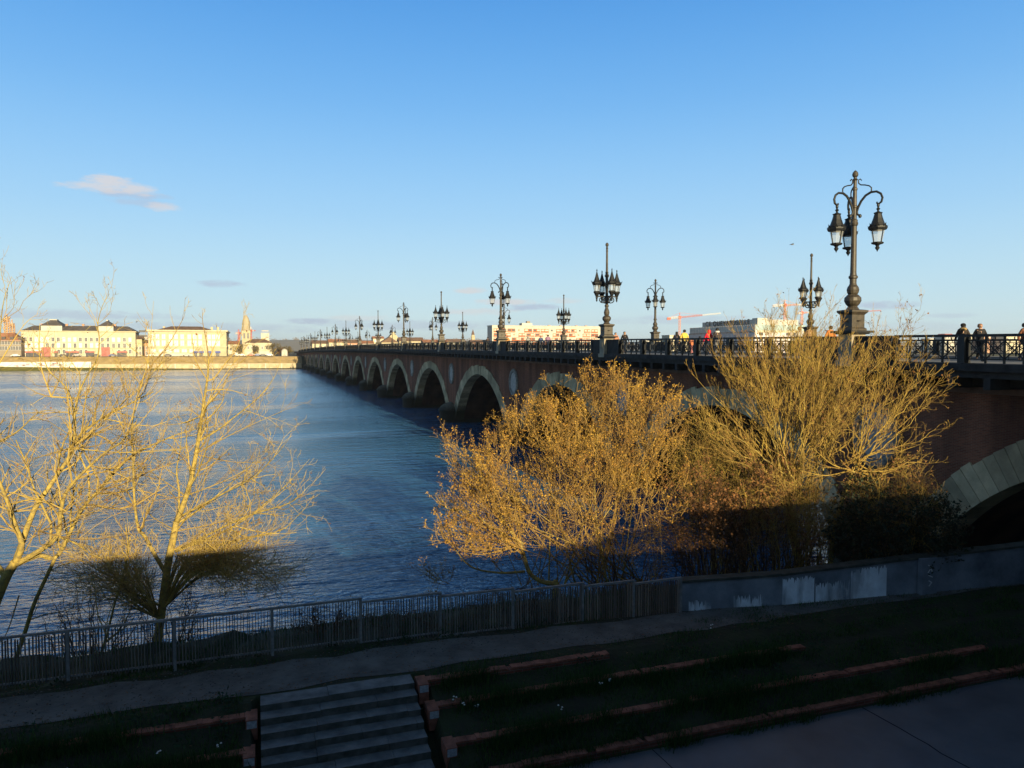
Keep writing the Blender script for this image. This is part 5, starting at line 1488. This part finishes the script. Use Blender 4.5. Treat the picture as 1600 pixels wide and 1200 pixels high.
crane("small red and white crane right behind the church tower", 392, 517, 880, 388, 517.5, 399, 516.5, CRED, CWHT, CRED, False, 1.6)
crane("orange tower crane at the left edge above the ruddy roofs, taller of two", 10.5, 500, 600, 6, 502, 15.5, 496, CORG, CORG, CORG, False, 2.6)
crane("low orange tower crane right of a taller one at the left edge", 19, 508, 640, 14, 509, 22, 511, CORG, CORG, CORG, False, 2.6)
# quay on the far side
fq = frame_thing("far_quay_wall", "pale golden quay wall with white upright fenders along the far bank", "wall", None, (-100, 458, 0))
m_ = MB(); m_.box(-330, -.6, 458, 460.8, -1, 3.0); into(m_, (-100, 458, 0)).build("wall_face", plaster("quay_limestone", (.50, .42, .28), .25), fq)
m_ = MB(); m_.box(-330, -.6, 457.8, 461, 3.0, 3.25); into(m_, (-100, 458, 0)).build("coping", plaster("quay_coping", (.55, .48, .34)), fq)
for px in (232, 274, 303, 332, 361, 389, 415, 440):
    u = u_at(px, 458, 570)[0]; m_ = MB(); m_.box(u-.3, u+.3, 457.4, 458, -.4, 3.3); into(m_, (-100, 458, 0)).build("fender_post", WHITER, fq)
wl_ = frame_thing("painted_quay_wall", "white painted quay wall with faded graffiti above a grass strip, left on the far bank", "wall", None, (-140, 456, 2))
ua, ub = u_at(-60, 456, 568)[0], u_at(142, 456, 568)[0]
m_ = MB(); m_.box(ua, ub, 456.2, 457.9, .5, 4.6); into(m_, (-140, 456, 2)).build("wall_face", plaster("whitewash", (.72, .70, .66)), wl_)
for k in range(16):
    m_ = MB(); u = ua + (ub-ua)*(.35+.4*rb.random()); z = 2.2+rb.random()*1.2; m_.box(u, u+rb.uniform(1, 2.4), 456.15, 456.2, z, z+rb.uniform(.4, 1.0)); into(m_, (-140, 456, 2)).build("graffiti", plaster("faded_spray_" + rb.choice("abc"), rb.choice([(.5, .35, .4), (.4, .42, .5), (.55, .45, .35)])), wl_)
m_ = MB(); uu = [u_at(p_, 450, 576)[0] for p_ in (-80, 0, 60, 150, 220, 300)]
for k in range(5):
    m_.quad((uu[k], 449+.6*k, .05), (uu[k+1], 449.6+.6*k, .05), (uu[k+1], 456.3, 2.4-.45*k), (uu[k], 456.3, 2.7-.45*k))
stuff(m_.build("bank_grass", mat("bank_grass", (.16, .15, .03), .9, .3, .3), frame=True), "yellow green grass strip at the far water's edge")
m_ = MB()
for k in range(30):
    a0, a1 = -330+11*k, -330+11*(k+1)
    m_.quad((a0, 460.9, 2.92), (a1, 460.9, 2.92), (a1, 470.2, 7.1), (a0, 470.2, 7.1))
struct(m_.build("far_embankment", plaster("golden_embankment", (.46, .33, .15), .25), frame=True))  # golden base colour with random mottling
m_ = MB(); m_.quad((-340, 470.2, 7.11), (-.8, 470.2, 7.11), (-.8, 478, 7.33), (-340, 478, 7.33)); struct(m_.build("far_road", plaster("far_road", (.22, .2, .18)), frame=True))
# parked cars on the far quay: small
CARM = [mat("car_paint_" + n, c, .35, .05, 1, spec=.5) for n, c in (("white", (.7, .7, .7)), ("dark", (.04, .04, .05)), ("silver", (.4, .4, .42)), ("blue", (.06, .1, .25)), ("red", (.4, .05, .04)))]
def car_mesh(m):
    t = thing("parked_car", "x", "car", "cars parked along the far quay")
    prof = [(-2.1, .35), (-2.15, .8), (-1.5, .92), (-.9, 1.42), (.7, 1.45), (1.5, .95), (2.1, .85), (2.15, .35)]
    b_ = MB(); i0 = 0
    for y in (-.85, .85):
        for x, z in prof: b_.v.append((x, y*(.86 if z > 1.2 else 1), z))
    n_ = len(prof); b_.f.append(tuple(range(n_))); b_.m.append(0); b_.f.append(tuple(reversed(range(n_, 2*n_)))); b_.m.append(0)
    for k in range(n_): b_.f.append((k, n_+k, n_+(k+1) % n_, (k+1) % n_)); b_.m.append(0)
    b_.build("body", m, t)
    wd_ = MB()
    for sgn in (-1, 1): wd_.quad((-1.0, sgn*.83, .98), (1.25, sgn*.83, .98), (.62, sgn*.745, 1.38), (-.82, sgn*.745, 1.38))
    wd_.build("side_glass", WIN, t)
    for x in (-1.3, 1.35):
        for sgn in (-1, 1):
            w2 = MB(); w2.lathe([(.1, -.1), (.33, -.1), (.33, .1), (.1, .1)], 10); w2.warp(lambda a, b, c: (a+x, c+sgn*.8, b+.33)); w2.build("wheel", IRON, t)
    return t
cars = [(24, 0), (98, 1), (120, 2), (150, 1), (176, 3), (236, 0), (262, 1), (291, 2), (362, 1), (377, 0), (392, 4), (402, 3), (411, 1), (421, 0)]
NMC = ("white", "dark", "silver", "blue", "red")
for i_, (px, c) in enumerate(cars):
    t = car_mesh(CARM[c]); u, Y = u_at(px, 475, 556); t.location = wor(u, 475.5, 7.27); t.rotation_euler = (0, 0, ANG)
    t['label'] = f"{NMC[c]} car parked on the far quay, {['1st','2nd','3rd','4th','5th','6th','7th','8th','9th','10th','11th','12th','13th','14th'][i_]} from the left"
# trees on the far bank
LOLIVE = mat("olive_foliage", (.17, .13, .05), .9, .3, 1, island=True, col2=(.08, .065, .03)); LRED = mat("russet_foliage", (.17, .09, .05), .9, .3, 1, island=True, col2=(.08, .05, .03))
def far_tree(px, s, ytop, wpx, lm, label, seed, zb=7.2):
    u, Y = u_at(px, s); r = random.Random(seed); zt = z_at(ytop, Y); wv = wpx*Y/F/2; b0 = wor(u, s, zb)
    t = thing("tree", label, "tree", "small trees on the far bank", b0)
    m_ = MB(); H = zt-zb
    m_.tube([Vector((0, 0, -.3)), Vector((.1, 0, H*.3)), Vector((0, .1, H*.7))], [.25, .18, .08], 6)
    for k in range(9):
        a = r.uniform(0, 6.3); z = H*r.uniform(.2, .5); m_.tube([Vector((0, 0, z)), Vector((math.cos(a)*wv*.4, math.sin(a)*wv*.4, z+H*.2)), Vector((math.cos(a)*wv*.75, math.sin(a)*wv*.75, z+H*.33))], [.1, .06, .03], 4)
    m_.build("trunk", TWIGB, t)
    lf = MB()
    cl = [(Vector((r.gauss(0, .42)*wv, r.gauss(0, .42)*wv, H*r.uniform(.35, .92)))) for _ in range(16)]
    for _ in range(1100):
        c_ = r.choice(cl) + Vector((r.gauss(0, .2)*wv, r.gauss(0, .2)*wv, r.gauss(0, .09)*H))
        a = Vector((r.gauss(0, 1), r.gauss(0, 1), r.gauss(0, 1))).normalized()*r.uniform(.12, .3); b_ = a.orthogonal()*.6
        lf.quad(c_-a, c_+b_, c_+a, c_-b_)
    lf.build("crown", lm, t)
far_tree(373, 482, 535, 22, LOLIVE, "bushy olive tree left of the long low villa", 1); far_tree(399, 480, 540, 12, LOLIVE, "small olive tree in front of the long low villa", 2); far_tree(428, 486, 537, 22, LOLIVE, "rounded olive tree right of the long low villa", 3)
far_tree(450, 500, 541, 18, LOLIVE, "brown tree beside the white domed kiosk", 4); far_tree(436, 492, 542, 14, LRED, "low russet tree beside the white domed kiosk", 5)
# woods and hills
hl = MB(); rh_ = random.Random(9)
nu, ns = 220, 9
for i in range(nu+1):
    u = -3600 + 9200*i/nu
    for j in range(ns+1):
        s = 1700 + 1500*j/ns
        amp = 1/(1+math.exp(-(u+380)/140))
        ridge = 40 + 14*mnoise.noise((u/900, 3.1, 0)) + 6*mnoise.noise((u/260, 1.7, 0)) + 2.5*mnoise.noise((u/60, j*.8, 2)) + rh_.uniform(-1, 1)
        z = 8 + ridge*amp*math.sin(min(1, j/6)*PI/2) if j else 6
        hl.v.append((u, s, z))
for i in range(nu):
    for j in range(ns):
        a = i*(ns+1)+j; hl.f.append((a, a+ns+1, a+ns+2, a+1)); hl.m.append(0)
struct(hl.build("hills", mat("wooded_hills", (.34, .29, .22), .95, .35, .012, 0, col2=(.22, .21, .18)), frame=True, smooth=True))  # base colour raised to stand in for distant haze
wdm = MB()
def wood(n, s0, s1, u0, u1, zf, hmin, hmax, wmin, wmax):
    for _ in range(n):
        u, s = rh_.uniform(u0, u1), rh_.uniform(s0, s1); z = zf(u, s); H = rh_.uniform(hmin, hmax); W_ = rh_.uniform(wmin, wmax)
        for _ in range(26):
            c_ = Vector((u + rh_.gauss(0, .4)*W_, s + rh_.gauss(0, .4)*W_, z + H*rh_.random()**.7)); a = Vector((rh_.gauss(0, 1), rh_.gauss(0, 1), rh_.gauss(0, 1))).normalized()*rh_.uniform(.3, .9)*(W_/5); b_ = a.orthogonal()*.7
            wdm.quad(c_-a, c_+b_, c_+a, c_-b_)
def hz(u, s):
    amp = 1/(1+math.exp(-(u+380)/140)); return 8 + (40 + 14*mnoise.noise((u/900, 3.1, 0)) + 6*mnoise.noise((u/260, 1.7, 0)))*amp - 3
wood(420, 2500, 2800, -700, 4200, hz, 6, 13, 6, 14)
wood(120, 500, 540, 90, 620, lambda u, s: 6.5, 2, 5, 2.5, 5)
stuff(wdm.build("far_wood", mat("hazy_brown_wood", (.26, .20, .14), .9, .3, 1, island=True, col2=(.18, .15, .12)), frame=True), "leafless brown woods along the far bank and skyline")
ALB = .8
# ------------------------------------------------------------------ people on the bridge
SKIN = mat("skin", (.50, .30, .21), .6, .08, 6, spec=.3); HAIRD = mat("dark_hair", (.02, .015, .012), .6, .3, 30); HAIRB = mat("brown_hair", (.22, .10, .04), .6, .3, 30)
def cloth(name, c): return mat(name, c, .85, .18, 9, .006, 60, spec=.15)
DENIM = cloth("dark_denim", (.03, .04, .07)); BLACKT = cloth("black_trousers", (.018, .018, .02)); SHOE = mat("dark_shoes", (.02, .018, .016), .5, .2, 8)
def skin_obj(name, verts, edges, radii, material, parent, root=0, sub=1):
    me = bpy.data.meshes.new(name); me.from_pydata([tuple(v) for v in verts], edges, []); me.materials.append(material)
    o = bpy.data.objects.new(name, me); COL.objects.link(o); o.parent = parent
    md = o.modifiers.new("skin", 'SKIN'); md.use_smooth_shade = True
    for i, r_ in enumerate(radii):
        d = me.skin_vertices[0].data[i]; rr_ = r_ if isinstance(r_, tuple) else (r_, r_); d.radius = rr_; d.use_root = (i == root)
    sb = o.modifiers.new("subdivision", 'SUBSURF'); sb.levels = sub; sb.render_levels = sub
    return o
def person(label, at, face, H=1.72, jacket=None, trousers=DENIM, hair=HAIRD, hat=None, hood=None, collar=None, stride=.28, longhair=False, arm=.18, child=False):
    t = thing("person", label, "person", "people walking across the bridge", at, face); k = H/1.72
    V = lambda x, y, z: Vector((x*k, y*k, z*k))
    sgn = 1
    hipz = .92
    J = {}
    for s_, f in (("l", 1), ("r", -1)):
        x = .09*f; ph = stride*f
        J["hip"+s_] = V(x, 0, .9); J["kne"+s_] = V(x, ph*.45 + .05, .48); J["ank"+s_] = V(x, ph - (.05 if f < 0 else 0), .08 + (.06 if f < 0 else 0)); J["toe"+s_] = J["ank"+s_] + V(0, .15, -.045)
        J["sho"+s_] = V(.19*f, 0, 1.42); J["elb"+s_] = V(.245*f, -arm*f*.5-.02, 1.14); J["wri"+s_] = V(.235*f, -arm*f + .1, .90); J["pal"+s_] = J["wri"+s_] + V(0, .025, -.08)
    # body: one continuous skinned figure
    names = ["pel", "spi", "che", "nec", "hea", "top", "nos", "earl", "earr"]
    J.update(pel=V(0, 0, .94), spi=V(0, .0, 1.12), che=V(0, 0, 1.38), nec=V(0, .005, 1.5), hea=V(0, .02, 1.585), top=V(0, .01, 1.68), nos=V(0, .125, 1.575), earl=V(.088, .0, 1.585), earr=V(-.088, .0, 1.585))
    vs, rs_, ix, ed = [], [], {}, []
    def add(n, r_): ix[n] = len(vs); vs.append(J[n]); rs_.append((r_[0]*k, r_[1]*k) if isinstance(r_, tuple) else r_*k)
    for n, r_ in (("pel", .12), ("spi", .11), ("che", .125), ("nec", .052), ("hea", (.078, .092)), ("top", (.066, .08)), ("nos", .013), ("earl", .012), ("earr", .012)): add(n, r_)
    for a, b_ in (("pel", "spi"), ("spi", "che"), ("che", "nec"), ("nec", "hea"), ("hea", "top"), ("hea", "nos"), ("hea", "earl"), ("hea", "earr")): ed.append((ix[a], ix[b_]))
    for s_ in "lr":
        for n, r_ in (("hip", .08), ("kne", .052), ("ank", .036), ("toe", .03), ("sho", .055), ("elb", .036), ("wri", .026), ("pal", (.034, .018))): add(n+s_, r_)
        for a, b_ in (("pel", "hip"+s_), ("hip"+s_, "kne"+s_), ("kne"+s_, "ank"+s_), ("ank"+s_, "toe"+s_), ("che", "sho"+s_), ("sho"+s_, "elb"+s_), ("elb"+s_, "wri"+s_), ("wri"+s_, "pal"+s_)): ed.append((ix[a], ix[b_]))
        f = 1 if s_ == "l" else -1
        for q_, (oy, ln) in enumerate(((.03, .068), (.011, .08), (-.009, .075), (-.028, .058))):
            J[f"f{q_}a{s_}"] = J["pal"+s_] + V(0, oy, -.035); J[f"f{q_}b{s_}"] = J["pal"+s_] + V(-.012*f, oy*1.15+.012, -.035-ln*.55); J[f"f{q_}c{s_}"] = J["pal"+s_] + V(-.034*f, oy*1.1+.014, -.035-ln)
            p_ = "pal"+s_
            for w_ in "abc": add(f"f{q_}{w_}{s_}", .0085); ed.append((ix[p_], ix[f"f{q_}{w_}{s_}"])); p_ = f"f{q_}{w_}{s_}"
        J["th"+s_] = J["wri"+s_] + V(-.01*f, .052, -.05); J["tb"+s_] = J["wri"+s_] + V(-.02*f, .07, -.09)
        add("th"+s_, .0105); ed.append((ix["wri"+s_], ix["th"+s_])); add("tb"+s_, .009); ed.append((ix["th"+s_], ix["tb"+s_]))
    skin_obj("body", vs, ed, rs_, SKIN, t)
    # eyes and mouth
    eb = MB()
    for x in (.032, -.032): eb.lathe([(.001, -.009), (.011, 0), (.001, .009)], 6, (x*k, .108*k, 1.607*k))
    eb.box(-.022*k, .022*k, .094*k, .108*k, 1.535*k, 1.541*k)
    eb.build("face", HAIRD, t)
    # clothes
    jl = .82 if not child else .8
    jv = [V(0, 0, jl), V(0, 0, 1.1), V(0, .0, 1.32), V(0, 0, 1.44), V(.17, 0, 1.42), V(-.17, 0, 1.42)]
    jr = [(.175, .14), (.165, .135), (.18, .135), (.10, .09), .078, .078]
    je = [(0, 1), (1, 2), (2, 3), (2, 4), (2, 5)]
    for s_, r0 in (("l", 4), ("r", 5)):
        i = len(jv); jv += [J["elb"+s_], J["wri"+s_] + V(0, 0, .02)]; jr += [.062, .05]; je += [(r0, i), (i, i+1)]
    skin_obj("jacket", jv, je, [(a[0]*k, a[1]*k) if isinstance(a, tuple) else a*k for a in jr], jacket, t, 1)
    tv = [V(0, 0, .93)]; tr_ = [.13]; te = []
    for s_ in "lr":
        i = len(tv); tv += [J["hip"+s_], J["kne"+s_], J["ank"+s_] + V(0, 0, .02)]; tr_ += [.1, .072, .056]; te += [(0, i), (i, i+1), (i+1, i+2)]
    skin_obj("trousers", tv, te, [a*k for a in tr_], trousers, t, 0)
    for s_ in "lr":
        skin_obj("shoe", [J["ank"+s_] + V(0, -.05, -.035), J["ank"+s_] + V(0, .06, -.04), J["toe"+s_] + V(0, .03, 0)], [(0, 1), (1, 2)], [.045*k, .045*k, .036*k], SHOE, t)
    hm = MB()
    c_ = (0, -.012*k, 1.585*k)
    if hat:
        hm.lathe([(.108*k, .03*k), (.112*k, .06*k), (.105*k, .1*k), (.075*k, .14*k), (.02*k, .155*k)], 14, c_); hm.build("hat", hat, t, True)
        h2 = MB(); h2.lathe([(.07*k, -.1*k), (.098*k, -.05*k), (.1*k, .04*k)], 12, (0, -.03*k, 1.585*k)); h2.build("hair", hair, t, True)
    elif hood:
        hm.lathe([(.10*k, -.13*k), (.13*k, -.08*k), (.135*k, .0), (.125*k, .07*k), (.085*k, .13*k), (.02*k, .15*k)], 14, (0, -.04*k, 1.585*k)); hm.build("hood", hood, t, True)
    else:
        i0 = [(.085*k, -.05*k), (.102*k, .0), (.106*k, .05*k), (.09*k, .1*k), (.05*k, .128*k), (.01*k, .132*k)]
        if longhair: i0 = [(.08*k, -.24*k), (.105*k, -.16*k), (.108*k, -.06*k)] + i0[1:]
        hm.lathe(i0, 14, (0, -.03*k, 1.585*k)); hm.build("hair", hair, t, True)
    if collar:
        cm = MB(); cm.lathe([(.10*k, -.05*k), (.15*k, -.02*k), (.155*k, .04*k), (.12*k, .075*k), (.09*k, .05*k)], 14, (0, -.02*k, 1.46*k)); cm.build("collar", collar, t, True)
    return t
def on_bridge(px, u):
    d = ray(px, 540); kk = d.x/d.y
    # point with frame coordinate u seen in column px
    s = (BX + CA*u - kk*SA*u) / (kk*CA + SA)
    return wor(u, s, deck(s))
AW = ANG            # walking away over the river
NR = ANG + PI       # coming towards the near bank
person("person in black cap and dark coat with tan fur collar by the near railing", on_bridge(1504, 3.3), ANG - .5, 1.62, cloth("dark_brown_coat", (.05, .04, .035)), BLACKT, HAIRD, hat=mat("black_knit", (.012, .012, .013), .95, .2, 30), collar=mat("tan_fur", (.42, .28, .12), .95, .35, 40, .02))
person("brown haired person in dark jacket striding behind the near railing", on_bridge(1531, 3.2), ANG + PI - .4, 1.60, cloth("charcoal_jacket", (.03, .03, .034)), BLACKT, HAIRB, stride=.36)
person("person in brown at the right edge of the picture", on_bridge(1601, 3.2), NR, 1.58, cloth("rust_jacket", (.22, .09, .05)), DENIM, HAIRD)
person("person in bright red hooded jacket walking away", on_bridge(1107, 2.3), AW, 1.66, cloth("red_jacket", (.80, .03, .06)), DENIM, hood=cloth("red_hood", (.60, .03, .05)))
person("person in dark grey jacket with pale collar beside the red jacket", on_bridge(1120, 2.6), AW, 1.78, cloth("dark_grey_jacket", (.06, .05, .055)), cloth("grey_trousers", (.16, .16, .17)), HAIRD, collar=mat("white_collar", (.7, .68, .66), .9, .1, 9))
person("person in a mustard yellow coat walking away", on_bridge(1069, 2.4), AW, 1.74, cloth("mustard_coat", (.75, .52, .10)), BLACKT, HAIRD)
person("person with long dark hair and navy coat left of the yellow coat", on_bridge(1057, 2.0), AW, 1.60, cloth("navy_coat", (.02, .025, .045)), DENIM, HAIRD, longhair=True)
person("small child in an orange top beside the yellow coat", on_bridge(1081, 2.8), AW, 1.15, cloth("orange_top", (.55, .18, .08)), cloth("pink_trousers", (.5, .2, .2)), HAIRD, child=True)
person("child with dark hair between the yellow coat and the red jacket", on_bridge(1093, 3.3), AW, 1.28, cloth("black_top", (.02, .02, .022)), DENIM, HAIRD, child=True)
person("person in black jacket just right of the four lantern lamp", on_bridge(976, 2.3), NR, 1.74, cloth("black_jacket", (.02, .02, .024)), DENIM, HAIRD)
person("person in salmon coat half hidden by the four lantern lamp", on_bridge(962, 3.0), NR, 1.72, cloth("salmon_coat", (.55, .26, .17)), BLACKT, HAIRD)
person("person in pale grey hooded coat behind the willow rods", on_bridge(1249, 2.5), NR, 1.68, cloth("pale_grey_coat", (.42, .42, .43)), DENIM, HAIRB)
person("person in a brown coat behind the willow rods", on_bridge(1264, 2.0), AW, 1.70, cloth("brown_coat", (.28, .17, .09)), BLACKT, HAIRD)
person("person in an orange jacket just left of the tallest lamp", on_bridge(1297, 2.9), AW, 1.70, cloth("orange_jacket", (.6, .2, .06)), BLACKT, HAIRD)
person("person in a mauve coat in front of the apartment block", on_bridge(856, 2.5), AW, 1.72, cloth("mauve_coat", (.28, .17, .28)), DENIM, HAIRD)
person("person in grey with a hood in front of the apartment block", on_bridge(825, 2.8), AW, 1.62, cloth("mid_grey_coat", (.3, .3, .29)), DENIM, hood=cloth("mid_grey_hood", (.3, .3, .29)))
person("person in an ochre coat beside the second three lantern lamp", on_bridge(793, 2.4), NR, 1.70, cloth("ochre_coat", (.5, .25, .07)), DENIM, HAIRD)
person("person in dark clothes left of the second three lantern lamp", on_bridge(762, 2.6), AW, 1.70, cloth("dark_coat", (.04, .03, .03)), BLACKT, HAIRD)
person("person with dark hair and blue coat far along the parapet", on_bridge(845, 3.2), NR, 1.66, cloth("blue_coat", (.06, .09, .2)), DENIM, HAIRD)
# a gull far out over the roofs
gl = thing("bird", "small dark bird flying above the bridge left of the tallest lamp", "bird", None, at_depth(1238, 382, 110))
m_ = MB()
m_.lathe([(.01, -.28), (.06, -.16), (.09, 0), (.07, .14), (.03, .24), (.005, .3)], 8); m_.warp(lambda x, y, z: (z, y, x)); m_.build("body", mat("gull_grey", (.2, .2, .21), .8, .2, 6), gl)
for sg in (-1, 1):
    m_ = MB(); P0 = [(.1, 0, .03), (-.12, 0, .03), (-.05, sg*.35, .14), (.12, sg*.3, .15)]; P1 = [P0[3], P0[2], (-.2, sg*.72, .06), (-.08, sg*.7, .07)]
    for q_ in (P0, P1):
        m_.quad(*q_); m_.quad(*[(x, y, z-.015) for x, y, z in reversed(q_)])
    m_.build("wing", MATS["gull_grey"], gl)

# ------------------------------------------------------------------ the air over the river
hm_ = bpy.data.materials.new("thin_haze"); hm_.use_nodes = True
nt = hm_.node_tree; nt.nodes.clear()
o_ = nt.nodes.new('ShaderNodeOutputMaterial'); v_ = nt.nodes.new('ShaderNodeVolumePrincipled')
v_.inputs['Color'].default_value = (.80, .87, .95, 1); v_.inputs['Density'].default_value = .0001; v_.inputs['Anisotropy'].default_value = .2
nt.links.new(v_.outputs[0], o_.inputs['Volume'])
hz_ = MB(); hz_.box(-6100, 6100, -6100, 8100, -7.5, 110)
stuff(hz_.build("haze", hm_, frame=True), "thin pale haze in the air over the river and far bank")
